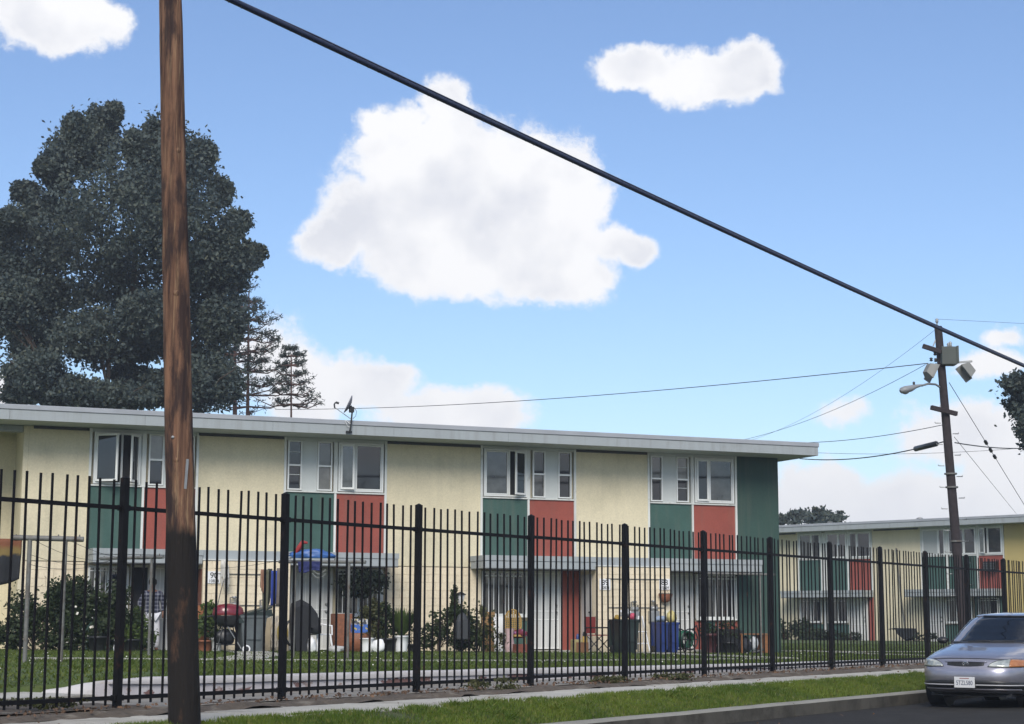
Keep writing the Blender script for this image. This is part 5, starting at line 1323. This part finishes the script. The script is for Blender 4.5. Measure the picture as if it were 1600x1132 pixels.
o=box('printed_crate',-.20,.20,-.14,.14,.0,.34,poster()); p=at(559,1.7); o.location=p+Vector((0,0,.46)); o.rotation_euler=(0,0,BROT); tag(o,'box with blue and white printed picture standing on the brown stand','crate')
t=thing('brown_stand','round bellied brown stand under the printed crate','stand',at(558,1.8),BROT)
MB().lathe([(.18,0),(.26,.08),(.30,.26),(.29,.44),(.27,.455)],seg=18).build('stand_body',M_wood,t)
M_fern=leafmat('hanging_fern',(.010,.017,.012),(.018,.028,.018),(.03,.04,.02),4)
t=thing('hanging_plant','wide dark hanging plant under the canopy in front of the barred window','hanging plant',bw(fx(570,.9,900),-.9,2.05),BROT)
C=clump_points([((0,0,.1),(.52,.25,.26)),((-.15,0,-.05),(.3,.2,.2)),((.2,0,.2),(.35,.2,.15))],1500,24,.2); tris_mesh('foliage',leaf_quads(C,.10),4,M_fern,t,'stuff')
MB().tube([(0,0,.15),(0,0,.5)],.006,4).lathe([(.08,0),(.16,.1),(.16,.14)],c=(0,0,.0),seg=12).build('basket',M_bplastic,t)
potted(580,1.6,'tall olive plant in a white bucket below the barred window',M_wplast,.17,.36,[(0,0,.75,.34,.28,.42),(0,0,1.05,.28,.24,.25),(.15,0,.5,.3,.25,.3)],900,.085,L_olive,sq=True)
potted(573,2.1,'low white bucket with dents beside the olive plant',M_wplast,.17,.34,[(0,0,.42,.14,.14,.10)],60,.06,L_olive,sq=True)
crumple('white_bag','white plastic bag standing between the bucket and the dark pot','bag',at(591,2.3)+Vector((0,0,.14)),(.16,.1,.17),M_wplast,11)
potted(606,1.8,'dark pot with thin leafy shoots between the two white buckets',M_bplastic,.24,.34,[(0,0,.62,.26,.22,.30),(-.1,0,.9,.2,.2,.25)],420,.09,L_shrub)
potted(627,1.9,'spiky bright plant in a white bucket nearest the fence post',M_wplast,.17,.40,[(0,0,.6,.3,.3,.42)],420,.035,L_bright,grass=True,sq=True)
potted(643,1.7,'small leggy plant in a dark pot behind the second fence post',M_bplastic,.12,.2,[(0,0,.5,.22,.2,.3)],170,.09,L_shrub)
# shrubs in the middle
leafy('shrub','sparse leafy shrub just right of the second fence post','shrub',at(682,1.9),[(-.25,0,.35,.3,.25,.3),(.15,0,.75,.3,.25,.35),(.1,0,.4,.4,.3,.35)],330,.10,L_shrub,stems=7)
leafy('shrub','dense dark bush in front of the plain yellow wall','shrub',at(716,2.0),[(0,0,.62,.44,.32,.45),(.1,0,.85,.30,.25,.35),(-.12,0,1.25,.08,.08,.3),(.2,0,.35,.5,.32,.3)],620,.10,L_shrub)
leafy('shrub','brownish leafy bush left of the ochre board','shrub',at(748,1.9),[(0,0,.7,.38,.3,.4),(-.3,0,.45,.35,.3,.4),(.25,0,.35,.4,.3,.32)],520,.09,L_olive)
o=MB().box(-.17,.17,-.12,.12,.0,.46).lathe([(.16,0),(.12,.12),(.02,.2)],c=(0,0,.46),seg=12,sy=.8).build('dark_pot',mat('dark_grey_planter',(.035,.038,.042),.7,.1,8),bevel=.02); o.location=at(722,2.5)+Vector((0,0,.32)); o.rotation_euler=(0,0,BROT); tag(o,'dark grey container half hidden in the dense bush','planter')
t=thing('garden_lantern','white garden lantern on a dark stake above the dense bush','lantern',at(719,1.75),BROT)
MB().tube([(0,0,0),(0,0,1.2)],.014,6).build('stake',M_bplastic,t); MB().lathe([(.05,0),(.11,.20),(.11,.22)],c=(0,0,1.2),seg=6).build('lantern_glass',M_wplast,t); MB().lathe([(.15,0),(.15,.02),(.02,.08)],c=(0,0,1.42),seg=6).build('lantern_cap',M_bplastic,t)
o=MB().box(-.18,.18,-.02,.02,0,1.02).build('ochre_board',mat('ochre_board',(.24,.14,.055),.8,.12,6),bevel=.004); o.location=at(764,1.1); o.rotation_euler=(R_(-4),0,BROT); tag(o,'ochre wooden board leaning under the left end of the third window','board')
o=MB().box(-.165,.165,-.025,.025,0,.90).box(-.12,.12,-.032,-.0252,.06,.84).build('leaning_door',M_wplast,bevel=.004); o.location=at(782,1.3); o.rotation_euler=(R_(-5),0,BROT); tag(o,'upright white panel leaning beside the wicker chair','panel')
# wicker chair with red cushion
t=thing('wicker_chair','round backed wicker chair with a red patterned cushion','chair',at(808,1.9),BROT+R_(-25))
M_wick=mat('golden_wicker',(.30,.19,.05),.7,.35,30,.5,60)
Mb=Matrix.Translation((-.12,.12,.72))@Matrix.Rotation(R_(-12),4,'X')
ring=[Mb@Vector((.22*math.cos(a),0,.36*math.sin(a))) for a in [2*math.pi*k/28 for k in range(29)]]
MB().tube(ring,.022,6,False).build('back_frame',M_wick,t)
q=MB()
for k in range(-4,5): q.tube([Mb@Vector((k*.045,0,-.34*math.sqrt(max(0,1-(k*.045/.22)**2)))),Mb@Vector((k*.045,0,.34*math.sqrt(max(0,1-(k*.045/.22)**2))))],.013,5)
for k in range(-6,7): q.tube([Mb@Vector((-.2*math.sqrt(max(0,1-(k/7)**2)),.01,k*.05)),Mb@Vector((.2*math.sqrt(max(0,1-(k/7)**2)),.01,k*.05))],.012,5)
q.build('wicker_back',M_wick,t)
MB().lathe([(.27,0),(.28,.05),(.05,.07)],c=(0,-.08,.40),seg=20).build('seat',M_wick,t)
for (x,y) in ((-.2,-.25),(.2,-.25),(-.18,.12),(.18,.12)): MB().tube([(x,y,.42),(x*1.1,y*1.1,0)],.018,6).build('leg',M_wick,t)
crumple('cushion',None,None,(.05,-.22,.47),(.22,.13,.11),mat('red_patterned_cushion',(.12,.015,.025),.9,.3,14,dirt=(.26,.12,.24),ds=9,dth=(.54,.58)),4,t)
o=box('orange_crate',-.2,.2,-.14,.14,0,.22,mat('orange_red_plastic',(.17,.05,.03),.5,.2,9)); o.location=at(816,2.6); o.rotation_euler=(0,0,BROT); tag(o,'orange red crate in front of the wicker chair','crate')
o=MB().lathe([(.10,0),(.13,.2),(.09,.42),(.12,.6)],seg=12).build('pink_parasol',mat('pale_pink_cloth',(.42,.30,.30),.8,.2,9),loc=at(796,2.2)); tag(o,'bundle of pale pink cloth leaning at the left of the wicker chair','bundle')
# items right of the red pillar
t=thing('cleaning_bucket','yellow square bucket with a blue bottle right of the red pillar','bucket',at(901,1.9),BROT)
MB().box(-.13,.13,-.12,.12,0,.34).build('bucket_body',mat('dull_yellow_plastic',(.30,.25,.11),.6,.15,9),t,bevel=.02); MB().lathe([(.04,0),(.04,.10),(.015,.14)],c=(.03,0,.34),seg=10).build('bottle',M_blue,t)
o=box('brown_box',-.12,.12,-.1,.1,0,.27,mat('brown_cardboard',(.20,.10,.05),.9,.1,8)); o.location=at(910,2.2); o.rotation_euler=(0,0,BROT+R_(20)); tag(o,'small brown box between the yellow bucket and the golden jug','box')
o=MB().lathe([(.06,0),(.075,.05),(.07,.36),(.07,.42)],seg=14).build('golden_jug',mat('golden_plastic',(.45,.30,.08),.45,.1,9),loc=at(914,1.8)); tag(o,'tall golden tin with a dark cap left of the red folding chair','tin')
MB().lathe([(.05,.42),(.065,.46),(.05,.52),(.02,.54)],seg=12).build('lid',M_bplastic,o)
t=thing('folding_chair','red canvas folding chair with crossed black legs','chair',at(936,2.0),BROT+R_(35))
M_rc=mat('red_canvas',(.24,.03,.025),.85,.1,9)
MB().box(-.24,.24,-.22,.22,.44,.46).build('seat',M_rc,t); MB().box(-.25,.25,.24,.262,.50,.92,).build('backrest',M_rc,t)
for s_ in (-1,1):
    MB().tube([(s_*.25,-.24,0),(s_*.25,.24,.46)],.012,6).tube([(s_*.25,.24,0),(s_*.25,-.24,.46)],.012,6).build('leg',M_bplastic,t)
    MB().tube([(s_*.26,-.24,.64),(s_*.26,.26,.64)],.018,6).tube([(s_*.25,-.24,.44),(s_*.26,-.24,.64)],.012,6).tube([(s_*.25,.25,.44),(s_*.25,.25,.93)],.012,6).build('armrest',M_bplastic,t)
# bins
db=bin_(at(976,2.5),'large dark green bin heaped with white and pink rubbish behind the fourth fence post',M_gbin,.27,.30,.86,'open')
for c,r,m,n_ in (((-.20,0,.90),(.08,.12,.07),mat('gold_wrapper',(.30,.19,.03),.5),'rubbish'),((.02,0,1.02),(.15,.15,.11),M_wplast,'rubbish'),((.22,0,.93),(.10,.12,.10),mat('pink_bag',(.45,.07,.12),.5,.1,9),'rubbish'),((.14,.05,1.02),(.09,.1,.07),M_wplast,'rubbish')):
    p=db.location+Matrix.Rotation(BROT,3,'Z')@Vector(c); names={M_wplast:'white rubbish bag heaped in the dark green bin'}
    lab={0:'gold wrapper poking out of the left side of the dark green bin',1:'big white bag heaped in the middle of the dark green bin',2:'pink bag on the right side of the dark green bin',3:'smaller white bag on top of the dark green bin heap'}[ [(-.20),.02,.22,.14].index(c[0]) ]
    crumple('rubbish_bag',lab,'rubbish bag',p,r,m,c[0]*9)
for px,lab in ((1031.5,'left of the two blue wheeled bins, with pale bags on top'),(1049.5,'right of the two blue wheeled bins, with a yellow bag on top')):
    bin_(at(px,2.3),lab,M_blue,.128,.20,.80,'open',4 if px<1040 else -4,'pair of blue wheeled bins')
crumple('rubbish_bag','pale blue bag on the left blue bin','rubbish bag',at(1033,2.3)+Vector((0,0,.88)),(.14,.14,.09),mat('pale_blue_bag',(.22,.28,.38),.5),2)
crumple('rubbish_bag','yellow bag bulging out of the right blue bin','rubbish bag',at(1050,2.3)+Vector((0,0,.93)),(.13,.13,.17),mat('yellow_bag',(.42,.36,.14),.5,.1,9),6)
crumple('rubbish_bag','pale cream bag behind the yellow bag','rubbish bag',at(1043,2.1)+Vector((0,0,.98)),(.10,.10,.13),mat('cream_bag',(.5,.49,.38),.6),7)
q=MB()
for s_ in (-1,1): q.tube([(s_*.05,0,.95),(s_*.22,-.12,0)],.022,4).tube([(s_*.05,0,.95),(s_*.18,.16,0)],.018,4)
for z in (.25,.55): q.tube([(-.2+.12*z,-.1,z),(.2-.12*z,-.1,z)],.016,4)
o=q.build('stepladder',M_wplast,loc=at(1001,2.2)); o.rotation_euler=(0,0,BROT); tag(o,'small white stepladder between the dark green bin and the blue bins','ladder')
# hose reel
t=thing('hose_reel','green garden hose wound on a reel right of the blue bins','hose reel',at(1070,2.2),BROT+R_(15))
q=MB();pts=[]
for k in range(6*24): a=2*math.pi*k/24; pts.append(((.20+.012*math.sin(k))*math.cos(a),-.15+.3*(k/144),.36+.20*math.sin(a)))
q.tube(pts,.026,6); q.build('hose',mat('green_hose',(.01,.10,.055),.4,.15,20),t)
for y in (-.2,.2):
    ring=[Vector((.27*math.cos(a),y,.36+.27*math.sin(a))) for a in [2*math.pi*k/24 for k in range(25)]]
    MB().tube(ring,.018,6,False).tube([(-.27,y,.36),(.27,y,.36)],.014,5).tube([(0,y,.09),(0,y,.63)],.014,5).build('reel_rim',M_bplastic,t)
MB().tube([(-.2,-.22,0),(0,-.22,.4),(.2,-.22,0)],.016,5).tube([(-.2,.22,0),(0,.22,.4),(.2,.22,0)],.016,5).tube([(-.22,.22,.0),(-.26,.25,.95),(-.05,.25,.98)],.014,5).build('stand',M_bplastic,t)
MB().tube([(.1,-.2,.62),(.22,-.22,.72),(.32,-.2,.52),(.34,-.2,.1)],.02,6).build('hose_tail',M_bplastic,t)
# hanging terracotta basket
t=thing('hanging_basket','terracotta hanging basket on a bracket at the closet corner','hanging basket',bw(fx(1040,1.22,930),-1.22,1.72),BROT)
MB().lathe([(.05,0),(.14,.06),(.18,.18),(.19,.22)],seg=16).build('bowl',M_terra,t); MB().tube([(-.20,0,.23),(.20,0,.23)],.012,5).tube([(-.1,0,.23),(0,.05,.45)],.005,4).tube([(.1,0,.23),(0,.05,.45)],.005,4).build('hanger',M_bplastic,t)
# patio things at the right end
potted(1108,1.5,'maroon pot with trailing stems beside the fifth fence post',mat('maroon_plastic',(.07,.022,.026),.6,.1,9),.24,.52,[(0,0,.62,.26,.2,.18)],260,.08,L_shrub)
bin_(at(1138,1.7),'low black lidded tub left of the wooden table',M_bplastic,.26,.26,.58,'shut')
potted(1140,1.9,'dark round plant mound above the black tub',M_bplastic,.18,.3,[(0,0,.66,.32,.24,.22)],420,.07,L_shrub)
t=thing('wooden_table','long low orange brown wooden table beside the green end wall','table',at(1176,1.9),BROT)
M_tab=mat('orange_brown_table',(.22,.095,.035),.65,.25,12)
for k in range(4): box('table_board',-.46,.46,-.22+k*.112,-.115+k*.112,.50,.53,M_tab,t)
for (x,y) in ((-.44,-.2),(.42,-.2),(-.44,.2),(.42,.2)): box('leg',x-.02,x+.02,y-.02,y+.02,0,.498,M_tab,t)
box('side_panel',.24,.40,-.19,.19,.02,.49,M_tab,t)
crumple('dark_sack','dark sack stored under the wooden table','sack',at(1162,1.9)+Vector((0,0,.22)),(.22,.15,.22),mat('dark_sack',(.02,.022,.03),.8),12)
crumple('white_sack','white and grey sack under the right side of the wooden table','sack',at(1178,2.0)+Vector((0,0,.28)),(.12,.12,.20),mat('white_sack',(.42,.44,.46),.7),13)
o=MB().tube([(-.18,0,.03),(-.02,0,.06),(.12,0,.12)],[.04,.05,.03],8).build('black_shoes',M_bplastic,loc=at(1186,2.3)); tag(o,'black shoes lying under the right end of the wooden table','shoes')
# far building yard
def atf(px,off,py=1000):
    d=ray(px,py); o_=Q0-N2*off; t_=(o_-CP).dot(N2)/d.dot(N2); p=CP+d*t_; p.z=.28; return p
leafy('shrub','low bushy shrub in front of the left green bay of the distant block','shrub',atf(1243,1.),[(-.5,0,.4,.6,.4,.5),(.4,0,.6,.6,.4,.6),(1.4,0,.25,.8,.4,.3)],600,.16,L_shrub)
leafy('shrub','long low hedge line under the distant block windows','hedge',atf(1300,.8),[(-1,0,.2,.8,.4,.25),(0,0,.2,.8,.4,.22),(1,0,.18,.8,.4,.22),(2,0,.15,.8,.4,.2)],420,.14,L_shrub)
t=thing('wheelbarrow','black upturned wheelbarrow leaning on the distant yellow wall','wheelbarrow',atf(1417,.7),QROT)
q=MB();vs=[(-.55,-.25,.62),(.45,-.3,.60),(.50,-.3,.20),(.1,-.3,.02),(-.35,-.25,.3),(-.55,.15,.62),(.45,.2,.60),(.50,.2,.20),(.1,.2,.02),(-.35,.15,.3)]
q.add(vs,[(0,1,2,3,4),(9,8,7,6,5),(0,5,6,1),(1,6,7,2),(2,7,8,3),(3,8,9,4),(4,9,5,0)]); q.build('tray',M_bplastic,t,bevel=.03)
MB().tube([(-.5,-.2,.6),(-.85,-.22,.55)],.025,6).tube([(-.5,.1,.6),(-.85,.1,.55)],.025,6).build('handle',M_bplastic,t); MB().tube([(.2,0,.1),(.6,0,-.02),(.75,0,.12)],.03,6).build('leg',M_bplastic,t)
leafy('shrub','small shrub at the right of the wheelbarrow against the far wall','shrub',atf(1447,.8),[(0,0,.2,.5,.3,.25)],200,.14,L_shrub)

# ================================================================ trees
def lobe(x,y,rx_,ry_,Y,dy=0,k=1.):
    p=depth(x,y,Y+dy); s=Y/F; return ((p.x,p.y,p.z),(rx_*s*k,max(rx_,ry_)*s*.9,ry_*s*k))
def tree(name,label,base,lobes,n,size,m,trunk_r,bark,limbs=True,sub=40,spread=.15,cat='tree'):
    t=thing(name,label,cat,base); B_=Vector(base)
    lb=[((c[0]-B_.x,c[1]-B_.y,c[2]-B_.z),r) for c,r in lobes]
    C=np.concatenate([clump_points(lb,n,sub,spread,.35),clump_points(lb,int(n*.10),sub,spread*1.5,.8)]); tris_mesh('crown',leaf_quads(C,size),4,m,t,'stuff')
    q=MB(); top=max(c[2] for c,r in lb)
    cx=sum(c[0] for c,r in lb)/len(lb)
    tp=[(0,0,-.2),(.1,0,top*.2),(cx*.3-.2,0,top*.42),(cx*.5,.6,top*.6),(cx*.6,.9,top*.72)]
    q.tube(tp,[trunk_r,trunk_r*.85,trunk_r*.65,trunk_r*.4,trunk_r*.12],10)
    if limbs:
        for c,r in [k for k in lb if k[0][2]<top*.66 and k[1][0]>1.2]:
            f_=random.uniform(.3,.6); z0=c[2]*f_; x0=cx*.3*f_; 
            a=Vector((x0,0,z0)); b_=Vector(c); mid=a.lerp(b_,.5)+Vector((random.uniform(-.4,.4),random.uniform(-.4,.4),-.5))
            q.tube([a,mid,b_],[trunk_r*.38,trunk_r*.2,.03],6)
            for _ in range(5):
                e=b_+Vector((random.uniform(-1,1)*r[0],random.uniform(-1,1)*r[1],random.uniform(-.6,1)*r[2])); q.tube([mid.lerp(b_,.5),b_.lerp(e,.5)+Vector((0,0,-.1)),e],[.06,.035,.01],5)
    q.build('trunk',bark,t); return t
TL=[(134,232,56,50),(160,198,28,36),(240,232,38,50),(290,262,44,62),(88,264,26,36),(90,345,72,58),(190,330,100,90),(300,360,74,74),(35,400,78,62),(125,430,110,72),(235,430,90,80),(338,425,52,56),(48,495,72,62),(150,530,72,42),(300,520,72,62),(358,400,34,40),(55,585,48,38),(110,612,60,26),(228,490,44,34),(222,545,34,20),(205,585,30,14),(15,480,55,48),(55,545,40,26),(262,606,44,26),(320,600,55,44),(175,622,80,22),(-35,430,60,70),(240,300,60,60),(350,500,36,40),(118,200,16,20),(178,176,14,16),(210,230,18,24),(262,205,16,22),(322,240,16,18),(345,300,20,22),(372,345,20,16),(396,395,18,14),(388,410,20,12),(70,262,16,15),(40,300,22,16),(15,345,24,18),(28,620,26,14)]
TLB=[(-70,420,70,80),(-60,520,60,60)]
tree('evergreen_tree','huge dark broad evergreen tree behind the near apartment block at the left',depth(200,1000,72)*1.0,
     [lobe(x,y,a,b,72,random.uniform(-3,3)) for (x,y,a,b) in TL],7200,.19,L_tree,.55,M_bark,sub=110,spread=.12)
def pine(label,base,top,tiers,m,r0,seed,tuft=.5,density=1.):
    rnd=random.Random(seed); base=Vector(base); top=Vector(top); t=thing('pine_tree',label,'pine tree',base); H=top-base
    MB().tube([(0,0,-.2),H*.3,H*.7,H],[r0,r0*.85,r0*.4,.03],8).build('trunk',M_pbark,t)
    q=MB();CC=[]
    for (z,L) in tiers:
        nb=rnd.randint(5,7)
        for k in range(nb):
            a=rnd.uniform(0,6.28) if k>1 else (0.1+math.pi*k+rnd.uniform(-.3,.3)); l=L*rnd.uniform(.6,1.1); s_=H*((z-base.z)/H.z)
            e=s_+Vector((math.cos(a)*l,math.sin(a)*l,l*rnd.uniform(-.02,.40))); mid=s_.lerp(e,.55)-Vector((0,0,l*.14))
            q.tube([s_,mid,e],[.05,.03,.012],5); CC+= [(e,tuft*.62),(mid.lerp(e,.6)+Vector((0,0,.05)),tuft*.5)]
            for j in range(3):
                b2=mid.lerp(e,rnd.uniform(0,.8)); e2=b2+Vector((rnd.uniform(-1,1),rnd.uniform(-1,1),rnd.uniform(.0,.6)))*l*.35; q.tube([b2,e2],[.02,.008],4); CC.append((e2,tuft*.55))
    CC.append((H,tuft*.5)); q.build('branches',M_pbark,t)
    pts=[];dr=[]
    for c,r in CC:
        k=int(22*density*max(.3,r/.35)); d=unit(rng.normal(size=(k,3))); cc=np.array(c)+rng.normal(size=(k,3))*r*.28
        pts.append(cc); dr.append(d*rng.uniform(.5,1,k)[:,None]*r*.8)
    P=np.concatenate(pts);Dv=np.concatenate(dr); sd=unit(np.cross(Dv,rng.normal(size=Dv.shape)))*.022
    tris_mesh('needles',np.stack([P-sd,P+sd,P+Dv+sd*.5,P+Dv-sd*.5],1),4,m,t,'stuff')
def zrow(px,py,Y): return depth(px,py,Y).z
Y=84
pine('dark pine with bare reddish trunk just right of the big evergreen',depth(367,1000,Y),depth(367,420,Y),[(zrow(367,y,Y),l) for y,l in ((620,1.7),(600,1.6),(578,1.7),(555,1.5),(530,1.6),(505,1.3),(480,1.2),(455,.9),(435,.7))],L_pine,.22,3,.40,1.1)
pine('tallest thin pine, its top clear of the evergreen crown',depth(383,1000,Y+2),depth(389,455,Y+2),[(zrow(385,y,Y),l) for y,l in ((628,2.2),(610,2.6),(592,1.6),(572,2.5),(555,1.2),(540,1.9),(520,1.5),(505,1.2),(488,1.4),(472,.8),(460,.5))],L_pine,.20,4,.42,1.1)
pine('small spindly pine standing alone at the right of the pines',depth(455,1000,Y-2),depth(455,553,Y-2),[(zrow(455,y,Y),l) for y,l in ((640,1.7),(625,1.2),(610,1.0),(596,.8),(580,.9),(566,.6),(556,.3))],L_pine,.13,5,.36,1.1)
tree('evergreen_tree','dark leafy tree cut by the right edge above the far roof',depth(1650,1000,62),[lobe(x,y,a,b,62,random.uniform(-1,1)) for (x,y,a,b) in ((1592,600,26,18),(1605,625,36,30),(1608,660,22,26),(1650,640,60,70),(1700,600,60,70),(1700,700,70,60),(1640,600,30,26),(1612,690,14,14))],2600,.20,L_tree,.35,M_bark,sub=30)
tree('small_tree','small rounded tree top showing over the distant roof beside the green wall',depth(1272,1000,112),[lobe(x,y,a,b,112) for (x,y,a,b) in ((1243,806,16,9),(1272,802,18,10),(1298,806,20,9),(1222,814,10,7),(1270,816,46,9))],620,.30,L_tree,.25,M_bark,sub=22)

# bare street tree on the other side of the road, seen only in the window glass
def bare_tree(base,h_,seed):
    rnd=random.Random(seed); t=thing('bare_tree','leafless street tree on the far side of the road beside the camera','tree',base); q=MB()
    def grow(p,d,L,r,n):
        e=p+d*L; m_=p+d*L*.5+Vector((rnd.uniform(-1,1),rnd.uniform(-1,1),rnd.uniform(-.3,.3)))*L*.07
        q.tube([p,m_,e],[r,r*.85,r*.68],6 if n>2 else 4,False)
        if n==0: return
        for k in range(3 if n>2 else 2+rnd.randint(0,1)):
            a=rnd.uniform(0,6.28); s_=rnd.uniform(.45,.8); ax=d.orthogonal().normalized(); ax.rotate(Matrix.Rotation(a,3,d)); nd=(d+ax*s_+Vector((0,0,.12))).normalized()
            grow(p.lerp(e,rnd.uniform(.75,1)),nd,L*rnd.uniform(.62,.82),r*.6,n-1)
    grow(Vector((0,0,-.1)),Vector((0,0,1)),h_*.24,.22,6); q.build('trunk',M_bark,t)
bare_tree((23,11,.1),13,5); bt=[o for o in COL.objects if o.name.startswith('bare_tree')][-1]
bare_tree((34,2,.1),14,9); [o for o in COL.objects if o.name=='bare_tree.001'][0]['label']='second leafless street tree further along the opposite kerb'
# ================================================================ air
hz_=MB().box(-330,520,-330,620,-1.2,34.).build('haze'); hz_['kind']='stuff'
m=bpy.data.materials.new('thin_air_haze'); m.use_nodes=True; t=m.node_tree; t.nodes.clear()
vp_=t.nodes.new('ShaderNodeVolumePrincipled'); vp_.inputs['Color'].default_value=(.80,.88,1,1); vp_.inputs['Density'].default_value=.0008; vp_.inputs['Anisotropy'].default_value=.2
ou=t.nodes.new('ShaderNodeOutputMaterial'); t.links.new(vp_.outputs[0],ou.inputs['Volume']); hz_.data.materials.append(m)
